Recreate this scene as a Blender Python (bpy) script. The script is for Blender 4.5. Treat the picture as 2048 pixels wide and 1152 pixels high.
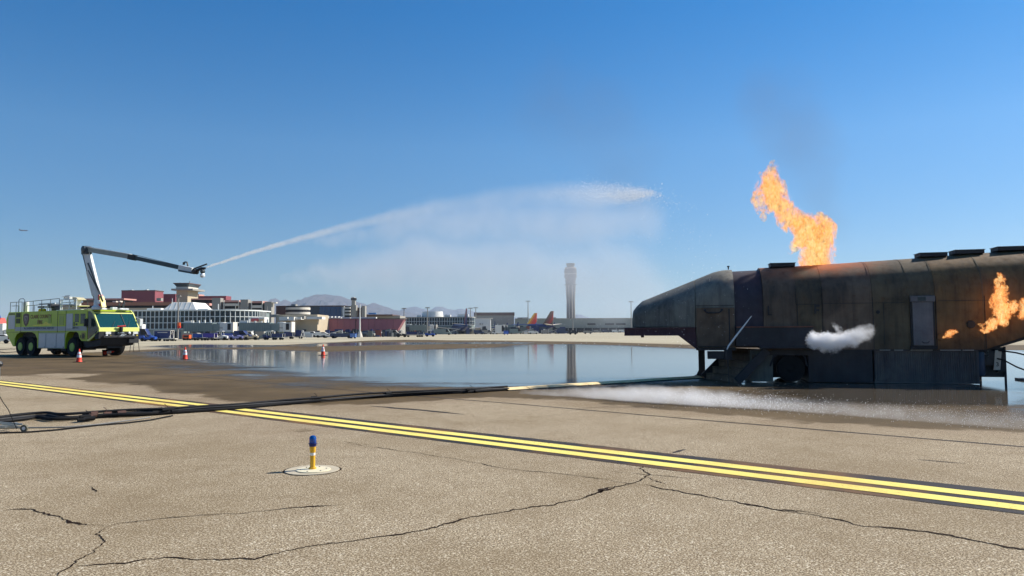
import bpy, bmesh, math, random
import numpy as np
from mathutils import Vector, Matrix, noise as mnoise

random.seed(7); np.random.seed(7)
for o in list(bpy.data.objects): bpy.data.objects.remove(o)
scene = bpy.context.scene
COL = scene.collection
PI = math.pi

# ---------------------------------------------------------------- camera
F = 1479.0; ROLL = math.radians(-0.3); EYE = 1.65; PITCH = math.atan((661 - 576) / F)
_c, _s = math.cos(ROLL), math.sin(ROLL); _cp, _sp = math.cos(PITCH), math.sin(PITCH)
cam_data = bpy.data.cameras.new('camera'); cam = bpy.data.objects.new('camera', cam_data); COL.objects.link(cam)
cam_data.sensor_width = 36; cam_data.lens = F / 2048 * 36; cam_data.clip_start = 0.1; cam_data.clip_end = 40000
cam.matrix_world = Matrix(((_c, -_s, 0, 0), (-_s * _sp, -_c * _sp, -_cp, 0), (_s * _cp, _c * _cp, -_sp, EYE), (0, 0, 0, 1)))
scene.camera = cam
scene.render.resolution_x = 1024; scene.render.resolution_y = 576

# ---------------------------------------------------------------- light
HAZE = 0.000075
SUN_AZ = math.atan2(0.93, 0.37)          # clockwise from +Y
SUN_EL = math.radians(39)
world = bpy.data.worlds.new('World'); scene.world = world; world.use_nodes = True
wn = world.node_tree.nodes; wl = world.node_tree.links
for n in list(wn): wn.remove(n)
wo = wn.new('ShaderNodeOutputWorld'); bg = wn.new('ShaderNodeBackground'); sky = wn.new('ShaderNodeTexSky')
sky.sky_type = 'NISHITA'; sky.sun_disc = False; sky.sun_elevation = SUN_EL; sky.sun_rotation = SUN_AZ
sky.altitude = 600; sky.air_density = 1.0; sky.dust_density = 0.25; sky.ozone_density = 3.5
bg.inputs['Strength'].default_value = 0.086
hs = wn.new('ShaderNodeHueSaturation'); hs.inputs['Saturation'].default_value = 1.22; hs.inputs['Hue'].default_value = 0.498
wl.new(sky.outputs[0], hs.inputs['Color']); 
geo = wn.new('ShaderNodeNewGeometry'); sxyz = wn.new('ShaderNodeSeparateXYZ'); wl.new(geo.outputs['Incoming'], sxyz.inputs[0])
el_ = wn.new('ShaderNodeMath'); el_.operation = 'ABSOLUTE'; wl.new(sxyz.outputs[2], el_.inputs[0])
tint = wn.new('ShaderNodeValToRGB'); te = tint.color_ramp.elements
for p_, c_ in ((0.0, (.35, .43, .51)), (.10, (.53, .66, .77)), (.24, (.68, .90, .98)), (.40, (.20, .84, 1.06)), (1.0, (.20, .80, 1.0))):
    e_ = te[0] if p_ == 0.0 else (te[-1] if p_ == 1.0 else te.new(p_)); e_.position = p_; e_.color = (*c_, 1)
mulc = wn.new('ShaderNodeMix'); mulc.data_type = 'RGBA'; mulc.blend_type = 'MULTIPLY'; mulc.inputs[0].default_value = 1
wl.new(el_.outputs[0], tint.inputs[0]); wl.new(hs.outputs[0], mulc.inputs[6]); wl.new(tint.outputs[0], mulc.inputs[7]); wl.new(mulc.outputs[2], bg.inputs[0]); wl.new(bg.outputs[0], wo.inputs[0])
sd = bpy.data.lights.new('sun', 'SUN'); sd.energy = 4.9; sd.angle = math.radians(0.53); sd.color = (1.0, 0.94, 0.84)
sun = bpy.data.objects.new('sun', sd); COL.objects.link(sun)
SUN_DIR = Vector((math.cos(SUN_EL) * math.sin(SUN_AZ), math.cos(SUN_EL) * math.cos(SUN_AZ), math.sin(SUN_EL)))
sun.rotation_euler = SUN_DIR.to_track_quat('Z', 'Y').to_euler()
sun.location = (20, 10, 40)
vs = scene.view_settings; vs.view_transform = 'Standard'; vs.look = 'None'; vs.exposure = 0.5; vs.gamma = 1.0
vs.use_curve_mapping = False
cy = scene.cycles
scene.render.engine = 'CYCLES'
cy.use_denoising = True; cy.sample_clamp_indirect = 3.0; cy.max_bounces = 12; cy.diffuse_bounces = 3; cy.glossy_bounces = 3
cy.transmission_bounces = 4; cy.volume_bounces = 12; cy.transparent_max_bounces = 24
cy.volume_step_rate = 1.0; cy.volume_max_steps = 256
cy.caustics_reflective = False; cy.caustics_refractive = False
cy.use_adaptive_sampling = True; cy.adaptive_threshold = 0.015

# ---------------------------------------------------------------- rays of the photograph -> places in the world
def ray(px, py):
    x = (px - 1024) / F; y = -(py - 576) / F
    xr = x * _c - y * _s; yr = x * _s + y * _c
    return xr, _cp - yr * _sp, _sp + yr * _cp
def G(px, py):                        # point of the ground
    X, Y, Z = ray(px, py); t = -EYE / Z
    return Vector((X * t, Y * t, 0))
def P(px, py, D):                     # point at distance D in front
    X, Y, Z = ray(px, py); t = D / Y
    return Vector((X * t, D, EYE + Z * t))
def project(X, Y, Z):                 # world -> pixel, arrays allowed
    Z = Z - EYE
    fw = Y * _cp + Z * _sp; up0 = -Y * _sp + Z * _cp
    xr, yr = X / fw, up0 / fw
    x = xr * _c + yr * _s; y = -xr * _s + yr * _c
    return 1024 + x * F, 576 - y * F

# ---------------------------------------------------------------- materials
def S(r, g, b):
    f = lambda c: (c / 255 / 12.92) if c / 255 < 0.04045 else ((c / 255 + 0.055) / 1.055) ** 2.4
    return (f(r), f(g), f(b), 1)
class NT:
    def __init__(s, m): s.nt = m.node_tree; s.n = s.nt.nodes; s.l = s.nt.links
    def new(s, t, **kw):
        nd = s.n.new('ShaderNode' + t)
        for k, v in kw.items(): setattr(nd, k, v)
        return nd
    def link(s, a, b): s.l.new(a, b)
    def setin(s, sock, v):
        if isinstance(v, bpy.types.NodeSocket): s.l.new(v, sock)
        else: sock.default_value = v
    def math(s, op, a, b=0.0, c=None, clamp=False):
        nd = s.new('Math', operation=op); nd.use_clamp = clamp
        s.setin(nd.inputs[0], a); s.setin(nd.inputs[1], b)
        if c is not None: s.setin(nd.inputs[2], c)
        return nd.outputs[0]
    def vmath(s, op, a, b=None, out=0):
        nd = s.new('VectorMath', operation=op); s.setin(nd.inputs[0], a)
        if b is not None: s.setin(nd.inputs[1], b)
        return nd.outputs[out]
    def noise(s, vec, scale, detail=3, rough=0.55, dist=0.0, out=0):
        nd = s.new('TexNoise'); nd.inputs['Scale'].default_value = scale; nd.inputs['Detail'].default_value = detail
        nd.inputs['Roughness'].default_value = rough; nd.inputs['Distortion'].default_value = dist
        if vec is not None: s.link(vec, nd.inputs['Vector'])
        return nd.outputs[out]
    def ramp(s, fac, stops, interp='LINEAR'):
        nd = s.new('ValToRGB'); nd.color_ramp.interpolation = interp; el = nd.color_ramp.elements
        while len(el) < len(stops): el.new(0.5)
        for e, (p, c) in zip(el, stops): e.position = p; e.color = c if len(c) == 4 else (*c, 1)
        s.link(fac, nd.inputs[0]); return nd.outputs[0]
    def mix(s, fac, a, b, blend='MIX'):
        nd = s.new('Mix', data_type='RGBA', blend_type=blend)
        s.setin(nd.inputs[0], fac); s.setin(nd.inputs[6], a); s.setin(nd.inputs[7], b)
        return nd.outputs[2]
    def maprange(s, v, a, b, c=0.0, d=1.0, smooth=False):
        nd = s.new('MapRange'); nd.clamp = True
        if smooth: nd.interpolation_type = 'SMOOTHSTEP'
        s.setin(nd.inputs[0], v)
        for i, x in enumerate((a, b, c, d)): s.setin(nd.inputs[i + 1], x)
        return nd.outputs[0]
MATS = {}
def mat(name, col, rough=0.6, metal=0.0, var=0.12, vscale=3.0, streak=0.0, bump=0.0, bscale=40.0, dirt=None, spec=None, coat=0.0):
    """procedural paint / metal / stone: colour with mottling, rain streaks and fine relief"""
    if name in MATS: return MATS[name]
    m = bpy.data.materials.new(name); m.use_nodes = True; t = NT(m); b = t.n['Principled BSDF']
    tc = t.new('TexCoord').outputs['Object']
    c = col if len(col) == 4 else (*col, 1)
    n1 = t.noise(tc, vscale, 4, 0.6)
    f = t.maprange(n1, 0.3, 0.7, 1 - var, 1 + var)
    colr = t.vmath('SCALE', c[:3]); nd = colr.node; t.link(f, nd.inputs['Scale'])
    if streak:
        mp = t.new('Mapping'); mp.inputs['Scale'].default_value = (4, 4, 0.35); t.link(tc, mp.inputs[0])
        n2 = t.noise(mp.outputs[0], 2.2, 4, 0.6)
        colr = t.mix(t.maprange(n2, 0.5, 0.75, 0, streak), colr, dirt or (c[0] * .35, c[1] * .33, c[2] * .3, 1))
    t.link(colr, b.inputs['Base Color'])
    b.inputs['Roughness'].default_value = rough; b.inputs['Metallic'].default_value = metal
    rr = t.maprange(t.noise(tc, vscale * 3, 3), 0.3, 0.7, max(0.02, rough - 0.08), min(1, rough + 0.08)); t.link(rr, b.inputs['Roughness'])
    if spec is not None: b.inputs['Specular IOR Level'].default_value = spec
    if coat: b.inputs['Coat Weight'].default_value = coat; b.inputs['Coat Roughness'].default_value = 0.086
    if bump:
        bp = t.new('Bump'); bp.inputs['Strength'].default_value = bump; bp.inputs['Distance'].default_value = 0.01
        t.link(t.noise(tc, bscale, 4), bp.inputs['Height']); t.link(bp.outputs[0], b.inputs['Normal'])
    MATS[name] = m; return m

# ---------------------------------------------------------------- mesh collector
class MB:
    def __init__(s): s.v = []; s.f = []
    def add(s, vs, fs):
        k = len(s.v); s.v += [tuple(v) for v in vs]; s.f += [tuple(i + k for i in f) for f in fs]; return s
    def box(s, x0, x1, y0, y1, z0, z1):
        vs = [(x, y, z) for x in (x0, x1) for y in (y0, y1) for z in (z0, z1)]
        return s.add(vs, [(0, 1, 3, 2), (4, 6, 7, 5), (0, 4, 5, 1), (2, 3, 7, 6), (0, 2, 6, 4), (1, 5, 7, 3)])
    def hexa(s, b, t):                # bottom quad, top quad (matching order, counter-clockwise seen from above)
        return s.add(list(b) + list(t), [(3, 2, 1, 0), (4, 5, 6, 7), (0, 1, 5, 4), (1, 2, 6, 5), (2, 3, 7, 6), (3, 0, 4, 7)])
    def prism_y(s, poly, y0, y1):     # poly in x,z extruded along y
        n = len(poly); vs = [(x, y0, z) for x, z in poly] + [(x, y1, z) for x, z in poly]
        return s.add(vs, [tuple(range(n)), tuple(range(2 * n - 1, n - 1, -1))] + [(i, i + n, (i + 1) % n + n, (i + 1) % n) for i in range(n)])
    def prism_x(s, poly, x0, x1):
        n = len(poly); vs = [(x0, y, z) for y, z in poly] + [(x1, y, z) for y, z in poly]
        return s.add(vs, [tuple(range(n)), tuple(range(2 * n - 1, n - 1, -1))] + [(i, i + n, (i + 1) % n + n, (i + 1) % n) for i in range(n)])
    def prism_z(s, poly, z0, z1):
        n = len(poly); vs = [(x, y, z0) for x, y in poly] + [(x, y, z1) for x, y in poly]
        return s.add(vs, [tuple(range(n)), tuple(range(2 * n - 1, n - 1, -1))] + [(i, i + n, (i + 1) % n + n, (i + 1) % n) for i in range(n)])
    def beam(s, a, b, w, h=None, up=(0, 0, 1)):
        a, b = Vector(a), Vector(b); d = (b - a).normalized(); h = h or w
        u = Vector(up)
        if abs(d.dot(u)) > 0.98: u = Vector((0, 1, 0))
        sx = d.cross(u).normalized() * w / 2; uz = sx.cross(d).normalized() * h / 2
        vs = [p + i * sx + j * uz for p in (a, b) for i, j in ((-1, -1), (1, -1), (1, 1), (-1, 1))]
        return s.add(vs, [(3, 2, 1, 0), (4, 5, 6, 7), (0, 1, 5, 4), (1, 2, 6, 5), (2, 3, 7, 6), (3, 0, 4, 7)])
    def tube(s, pts, r, n=8, cap=True):
        pts = [Vector(p) for p in pts]; k0 = len(s.v); m = len(pts)
        rs = r if isinstance(r, (list, tuple)) else [r] * m
        prev = None
        for i, p in enumerate(pts):
            d = (pts[min(i + 1, m - 1)] - pts[max(i - 1, 0)]).normalized()
            if prev is None: u = d.orthogonal().normalized()
            else:
                u = prev - d * prev.dot(d); u = u.normalized() if u.length > 1e-6 else d.orthogonal().normalized()
            prev = u; w = d.cross(u)
            for j in range(n):
                a = 2 * PI * j / n; s.v.append(tuple(p + (u * math.cos(a) + w * math.sin(a)) * rs[i]))
        for i in range(m - 1):
            for j in range(n):
                a, b = k0 + i * n + j, k0 + i * n + (j + 1) % n
                s.f.append((a, b, b + n, a + n))
        if cap: s.f.append(tuple(k0 + j for j in range(n - 1, -1, -1))); s.f.append(tuple(k0 + (m - 1) * n + j for j in range(n)))
        return s
    def lathe(s, prof, n=24, c=(0, 0, 0), axis='z'):
        k0 = len(s.v); m = len(prof)
        for r, h in prof:
            for j in range(n):
                a = 2 * PI * j / n; x, y = r * math.cos(a), r * math.sin(a)
                p = (x, y, h) if axis == 'z' else ((x, h, y) if axis == 'y' else (h, x, y))
                s.v.append((p[0] + c[0], p[1] + c[1], p[2] + c[2]))
        for i in range(m - 1):
            for j in range(n):
                a, b = k0 + i * n + j, k0 + i * n + (j + 1) % n
                s.f.append((a, b, b + n, a + n))
        s.f.append(tuple(k0 + j for j in range(n - 1, -1, -1))); s.f.append(tuple(k0 + (m - 1) * n + j for j in range(n)))
        return s
    def mesh(s, name, m, smooth=False):
        me = bpy.data.meshes.new(name); me.from_pydata(s.v, [], s.f); me.validate()
        bm = bmesh.new(); bm.from_mesh(me); bmesh.ops.recalc_face_normals(bm, faces=bm.faces); bm.to_mesh(me); bm.free()
        if m is not None: me.materials.append(m)
        if smooth:
            me.polygons.foreach_set('use_smooth', [True] * len(me.polygons))
            try: me.set_sharp_from_angle(angle=math.radians(35))
            except Exception: pass
        return me
    def build(s, name, m, parent=None, smooth=False, bevel=0.0, loc=None):
        o = bpy.data.objects.new(name, s.mesh(name, m, smooth)); COL.objects.link(o)
        if parent is not None: o.parent = parent
        if loc is not None: o.location = loc
        if bevel:
            b = o.modifiers.new('bevel', 'BEVEL'); b.width = bevel; b.segments = 2; b.limit_method = 'ANGLE'; b.angle_limit = math.radians(40)
        return o
def tag(o, label=None, cat=None, group=None, kind=None):
    if label: o['label'] = label
    if cat: o['category'] = cat
    if group: o['group'] = group
    if kind: o['kind'] = kind
    return o
def thing(name, label, cat, loc=(0, 0, 0), rz=0.0, group=None, parent=None):
    o = bpy.data.objects.new(name, None); COL.objects.link(o); o.location = loc; o.rotation_euler = (0, 0, rz)
    o.empty_display_size = 0.3
    return tag(o, label, cat, group)
def dup(root, loc, rz, label, group=None):
    def cp(o, par):
        c = o.copy(); COL.objects.link(c)
        if par is not None: c.parent = par
        for ch in list(o.children): cp(ch, c)
        return c
    r = cp(root, None); r.location = loc; r.rotation_euler = (0, 0, rz); tag(r, label, None, group); return r
def text(name, body, size, m, parent, loc, rot, extrude=0.004, sx=1.0, align='CENTER'):
    cu = bpy.data.curves.new(name, 'FONT'); cu.body = body; cu.size = size; cu.align_x = align; cu.align_y = 'CENTER'; cu.extrude = extrude
    cu.resolution_u = 2; cu.offset = 0.004 * size / 0.3
    tmp = bpy.data.objects.new(name + '_tmp', cu); COL.objects.link(tmp); bpy.context.view_layer.update()
    dg = bpy.context.evaluated_depsgraph_get()
    me = bpy.data.meshes.new_from_object(tmp.evaluated_get(dg)); bpy.data.objects.remove(tmp)
    me.materials.clear(); me.materials.append(m)
    o = bpy.data.objects.new(name, me); COL.objects.link(o); o.parent = parent; o.location = loc; o.rotation_euler = rot; o.scale = (sx, 1, 1)
    return o
# ================================================================ THE APRON
def sdist(poly, X, Y):
    """signed distance (inside positive) of points to a polygon"""
    n = len(poly); d = np.full(X.shape, 1e9); inside = np.zeros(X.shape, bool)
    for i in range(n):
        x0, y0 = poly[i]; x1, y1 = poly[(i + 1) % n]; ex, ey = x1 - x0, y1 - y0
        t = np.clip(((X - x0) * ex + (Y - y0) * ey) / (ex * ex + ey * ey + 1e-9), 0, 1)
        d = np.minimum(d, np.hypot(X - x0 - t * ex, Y - y0 - t * ey))
        c = ((y0 > Y) != (y1 > Y)) & (X < (x1 - x0) * (Y - y0) / (y1 - y0 + 1e-12) + x0)
        inside ^= c
    return np.where(inside, d, -d)
def gpoly(pts): return [tuple(G(*p)[:2]) for p in pts]
POOLS = [gpoly([(248, 706), (330, 700), (420, 697), (560, 699), (650, 703), (740, 701), (840, 699), (940, 696), (1000, 694), (1020, 689),
                (1150, 688), (1260, 691), (1395, 697), (1600, 699), (2100, 700), (2300, 720), (2300, 850), (2048, 832), (1850, 822), (1700, 818), (1560, 812),
                (1480, 802), (1440, 782), (1395, 764), (1250, 772), (1130, 778), (1010, 783), (930, 780), (820, 775), (700, 768), (560, 756), (470, 744), (400, 731), (300, 717)]),
         gpoly([(590, 690), (640, 686), (760, 684.5), (900, 685), (1000, 684), (1100, 685.5), (1040, 688), (900, 688), (800, 690), (690, 692), (600, 694)]),
         gpoly([(430, 750), (500, 744), (590, 748), (560, 757), (500, 762), (450, 758)]), gpoly([(520, 768), (600, 764), (680, 770), (620, 776), (550, 774)]),
         gpoly([(300, 722), (380, 730), (430, 741), (380, 746), (330, 736)]), gpoly([(250, 690), (420, 688.5), (620, 690.5), (500, 695), (330, 697)])]
WETS = [gpoly([(-200, 716), (0, 712), (240, 702), (420, 693), (560, 690), (760, 680), (1000, 681), (1200, 684), (1400, 690), (2300, 690), (2500, 950), (2048, 872),
               (1800, 858), (1600, 843), (1400, 826), (1250, 812), (1100, 799), (980, 796), (860, 801), (740, 812), (600, 811), (480, 806), (400, 797), (330, 786), (270, 770),
               (190, 768), (125, 757), (200, 750), (110, 747), (80, 752), (0, 752), (-200, 752)])]
OILS = [gpoly([(540, 845), (600, 848), (652, 857), (600, 861)]), gpoly([(1160, 975), (1300, 1000), (1420, 1040), (1330, 1060), (1200, 1010)]),
        gpoly([(480, 812), (580, 802), (640, 800), (560, 815)])]
def ground_fields(X, Y):
    pool = np.max([sdist(p, X, Y) for p in POOLS], axis=0)
    wet = np.max([sdist(p, X, Y) for p in WETS] + [sdist(OILS[0], X, Y), sdist(OILS[2], X, Y)], axis=0)
    return np.clip(pool, -4, 8), np.clip(wet, -4, 8)
def grid_mesh(name, xs, ys, z, m):
    X, Y = np.meshgrid(xs, ys); nx, ny = len(xs), len(ys)
    me = bpy.data.meshes.new(name)
    co = np.stack([X.ravel(), Y.ravel(), np.full(X.size, z)], 1).astype(np.float32)
    i = np.arange((ny - 1) * (nx - 1)); r, c = i // (nx - 1), i % (nx - 1); a = r * nx + c
    q = np.stack([a, a + 1, a + nx + 1, a + nx], 1).astype(np.int32)
    me.vertices.add(len(co)); me.vertices.foreach_set('co', co.ravel())
    me.loops.add(q.size); me.loops.foreach_set('vertex_index', q.ravel())
    me.polygons.add(len(q)); me.polygons.foreach_set('loop_start', np.arange(0, q.size, 4, dtype=np.int32))
    me.update(calc_edges=True)
    pool, wet = ground_fields(X.ravel(), Y.ravel())
    for nm, arr in (('pool', pool), ('wet', wet)):
        at = me.attributes.new(nm, 'FLOAT', 'POINT'); at.data.foreach_set('value', arr.astype(np.float32))
    me.materials.append(m)
    o = bpy.data.objects.new(name, me); COL.objects.link(o); return o

def ground_material():
    m = bpy.data.materials.new('concrete_apron'); m.use_nodes = True; t = NT(m); b = t.n['Principled BSDF']
    pos = t.new('NewGeometry').outputs['Position']
    wetd = t.new('Attribute', attribute_name='wet').outputs['Fac']
    # aggregate: two grain sizes
    g1 = t.noise(pos, 70, 3, 0.8); g2 = t.noise(pos, 140, 2, 0.7)
    vo = t.new('TexVoronoi'); vo.inputs['Scale'].default_value = 80; t.link(pos, vo.inputs['Vector'])
    stone = t.new('SeparateColor'); t.link(vo.outputs['Color'], stone.inputs[0])
    base = t.ramp(g1, [(0.36, S(58, 45, 34)), (0.46, S(126, 109, 86)), (0.53, S(163, 145, 117)), (0.63, S(240, 224, 192))])
    base = t.mix(t.maprange(stone.outputs[0], 0.86, 1.0, 0, 0.75), base, S(250, 238, 212))
    base = t.mix(t.maprange(stone.outputs[1], 0.86, 1.0, 0, 0.6), base, S(84, 70, 58))
    base = t.mix(t.maprange(g2, 0.35, 0.65, 0.18, 0.0), base, S(60, 50, 42))
    # broad tone
    big = t.noise(pos, 0.35, 5, 0.6); big2 = t.noise(pos, 0.06, 4, 0.55)
    base = t.mix(t.maprange(big, 0.44, 0.62, 0, 0.42), base, S(124, 106, 78))
    base = t.mix(t.maprange(t.noise(pos, 2.3, 4, 0.6), 0.48, 0.68, 0, 0.22), base, S(112, 94, 70))
    # long faint bands where traffic and rain have run
    mp = t.new('Mapping'); mp.inputs['Scale'].default_value = (0.006, 0.085, 1); mp.inputs['Rotation'].default_value = (0, 0, 0.05); t.link(pos, mp.inputs[0])
    bands = t.noise(mp.outputs[0], 1.0, 5, 0.6)
    sep = t.new('SeparateXYZ'); t.link(pos, sep.inputs[0])
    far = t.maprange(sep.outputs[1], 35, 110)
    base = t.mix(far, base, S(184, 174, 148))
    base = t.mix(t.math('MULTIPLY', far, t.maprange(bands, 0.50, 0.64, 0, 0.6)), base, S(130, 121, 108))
    base = t.mix(t.maprange(big2, 0.4, 0.7, 0, 0.2), base, S(150, 130, 104))
    # wet, dark concrete
    n = t.noise(pos, 0.55, 5, 0.62); n3 = t.noise(pos, 4.0, 4, 0.6)
    edge = t.math('ADD', wetd, t.math('MULTIPLY', t.math('SUBTRACT', n, 0.5), 2.6))
    edge = t.math('ADD', edge, t.math('MULTIPLY', t.math('SUBTRACT', n3, 0.5), 0.5))
    wet = t.maprange(edge, -0.05, 0.35, 0, 1, True)
    halo = t.maprange(edge, -1.6, 0.1, 0, 0.35)
    wetcol = t.mix(t.maprange(g1, 0.36, 0.64), S(70, 56, 36), S(122, 102, 72))
    wetcol = t.mix(t.maprange(big, 0.4, 0.65), wetcol, S(78, 64, 42))
    col = t.mix(halo, base, S(132, 112, 90))
    col = t.mix(t.math('MULTIPLY', wet, 0.96), col, wetcol)
    t.link(col, b.inputs['Base Color'])
    t.link(t.math('SUBTRACT', 0.92, t.math('MULTIPLY', wet, 0.12)), b.inputs['Roughness'])
    t.link(t.math('ADD', 0.10, t.math('MULTIPLY', wet, 0.04)), b.inputs['Specular IOR Level'])
    bp = t.new('Bump'); bp.inputs['Strength'].default_value = 0.55; bp.inputs['Distance'].default_value = 0.006
    t.link(t.math('ADD', g1, t.math('MULTIPLY', g2, 0.5)), bp.inputs['Height']); t.link(bp.outputs[0], b.inputs['Normal'])
    return m
xs = np.concatenate([[-9000, -3000, -1200, -500, -250, -120, -80, -60], np.arange(-45, 40.1, 0.5), [48, 60, 100, 200, 500, 1200, 3000, 9000]])
ys = np.concatenate([[-300, -60, -15, -4], np.arange(0, 115.1, 0.5), [120, 130, 150, 180, 220, 300, 450, 700, 1200, 2500, 5000, 9400]])
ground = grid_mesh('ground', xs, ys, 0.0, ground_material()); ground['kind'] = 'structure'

def water_material():
    m = bpy.data.materials.new('shallow_water'); m.use_nodes = True; t = NT(m); b = t.n['Principled BSDF']; out = t.n['Material Output']
    pos = t.new('NewGeometry').outputs['Position']; pool = t.new('Attribute', attribute_name='pool').outputs['Fac']
    n = t.noise(pos, 0.42, 5, 0.62); n2 = t.noise(pos, 2.6, 4, 0.6)
    mp = t.new('Mapping'); mp.inputs['Scale'].default_value = (0.10, 0.55, 1); mp.inputs['Rotation'].default_value = (0, 0, 0.08); t.link(pos, mp.inputs[0])
    n4 = t.noise(mp.outputs[0], 1.0, 5, 0.6)
    e = t.math('ADD', pool, t.math('MULTIPLY', t.math('SUBTRACT', n, 0.5), 3.6))
    e = t.math('ADD', e, t.math('MULTIPLY', t.math('SUBTRACT', n2, 0.5), 1.8))
    e = t.math('ADD', e, t.math('MULTIPLY', t.math('SUBTRACT', n4, 0.52), 5.5))
    a = t.maprange(e, -1.0, 3.0, 0, 0.97, True)
    b.inputs['Base Color'].default_value = S(92, 84, 72); b.inputs['IOR'].default_value = 1.33
    deep = t.maprange(e, 0.1, 2.2, 0, 1, True)
    t.link(t.math('ADD', 0.07, t.math('MULTIPLY', t.math('SUBTRACT', 1.0, deep), 0.30)), b.inputs['Roughness'])
    bp = t.new('Bump'); bp.inputs['Strength'].default_value = 0.25; bp.inputs['Distance'].default_value = 0.006
    mr = t.new('Mapping'); mr.inputs['Scale'].default_value = (0.8, 3.0, 1); t.link(pos, mr.inputs[0])
    t.link(t.math('ADD', t.noise(mr.outputs[0], 1.6, 4, 0.6), t.math('MULTIPLY', t.noise(pos, 14, 2), 0.15)), bp.inputs['Height']); t.link(bp.outputs[0], b.inputs['Normal'])
    tr = t.new('BsdfTransparent'); mx = t.new('MixShader'); t.link(a, mx.inputs[0]); t.link(tr.outputs[0], mx.inputs[1]); t.link(b.outputs[0], mx.inputs[2])
    t.link(mx.outputs[0], out.inputs['Surface'])
    return m
puddle = grid_mesh('puddle', np.arange(-44, 41.1, 0.5), np.arange(12, 112, 0.5), 0.004, water_material())
bm = bmesh.new(); bm.from_mesh(puddle.data); lay = bm.verts.layers.float['pool']
bmesh.ops.delete(bm, geom=[v for v in bm.verts if v[lay] < -3.9], context='VERTS'); bm.to_mesh(puddle.data); bm.free()
puddle['kind'] = 'structure'; puddle['label'] = 'wide shallow sheet of water on the apron mirroring the sky'

# ---------------------------------------------------------------- painted lines, joints and cracks
def ribbon(name, a, b, m, z, n=60, wob=0.006, ext=(0.0, 0.0), parent=None):
    """a, b: pairs (near edge, far edge) at either end"""
    (a0, a1), (b0, b1) = a, b
    vs, fs = [], []
    for i in range(n + 1):
        t = -ext[0] + (1 + ext[0] + ext[1]) * i / n
        p, q = a0.lerp(b0, t), a1.lerp(b1, t)
        if t < 0 or t > 1: p = a0 + (b0 - a0) * t; q = a1 + (b1 - a1) * t
        vs += [(p.x + random.uniform(-wob, wob), p.y + random.uniform(-wob, wob), z), (q.x + random.uniform(-wob, wob), q.y + random.uniform(-wob, wob), z)]
    for i in range(n): k = 2 * i; fs.append((k, k + 2, k + 3, k + 1))
    o = MB().add(vs, fs).build(name, m); o['kind'] = 'structure'
    if parent: o.parent = parent
    return o
def paint(name, col, worn, wamt):
    m = bpy.data.materials.new(name); m.use_nodes = True; t = NT(m); b = t.n['Principled BSDF']
    pos = t.new('NewGeometry').outputs['Position']
    w = t.noise(pos, 26, 6, 0.78); g = t.noise(pos, 90, 2, 0.7); big = t.noise(pos, 0.7, 3)
    k = t.maprange(t.math('ADD', w, t.math('MULTIPLY', t.math('SUBTRACT', big, 0.5), 0.25)), 0.56, 0.66, 0, wamt)
    c = t.mix(t.maprange(g, 0.35, 0.65, 0.16, 0), col, (col[0] * .45, col[1] * .45, col[2] * .4, 1)); c = t.mix(k, c, worn)
    # tyre and rust stains drift across the line
    c = t.mix(t.maprange(t.noise(pos, 0.5, 4, 0.6), 0.46, 0.68, 0, 0.5), c, S(186, 132, 70))
    t.link(c, b.inputs['Base Color']); b.inputs['Roughness'].default_value = 0.8; b.inputs['Specular IOR Level'].default_value = 0.2
    bp = t.new('Bump'); bp.inputs['Strength'].default_value = 0.4; bp.inputs['Distance'].default_value = 0.004
    t.link(t.noise(pos, 70, 3), bp.inputs['Height']); t.link(bp.outputs[0], b.inputs['Normal'])
    return m
M_YEL = paint('yellow_line_paint', S(246, 226, 122), S(140, 116, 72), 0.7)
M_BLK = paint('black_line_paint', S(50, 48, 51), S(120, 106, 90), 0.5)
L = [760.6, 762.3, 765.0, 767.1, 770.0, 771.8]; R = [985, 995.5, 1005, 1012, 1022.5, 1029.5]
e = (0.35, 0.5)
o = ribbon('taxiway_line_border', (G(0, L[5]), G(0, L[0])), (G(2048, R[5]), G(2048, R[0])), M_BLK, 0.004, 120, 0.010, e); o['label'] = 'black painted border under the double yellow taxiway line'
o = ribbon('taxiway_line', (G(0, L[2]), G(0, L[1])), (G(2048, R[2]), G(2048, R[1])), M_YEL, 0.008, 160, 0.005, e); o['label'] = 'farther stripe of the double yellow taxiway line'
o = ribbon('taxiway_line', (G(0, L[4]), G(0, L[3])), (G(2048, R[4]), G(2048, R[3])), M_YEL, 0.008, 160, 0.005, e); o['label'] = 'nearer stripe of the double yellow taxiway line'

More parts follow.
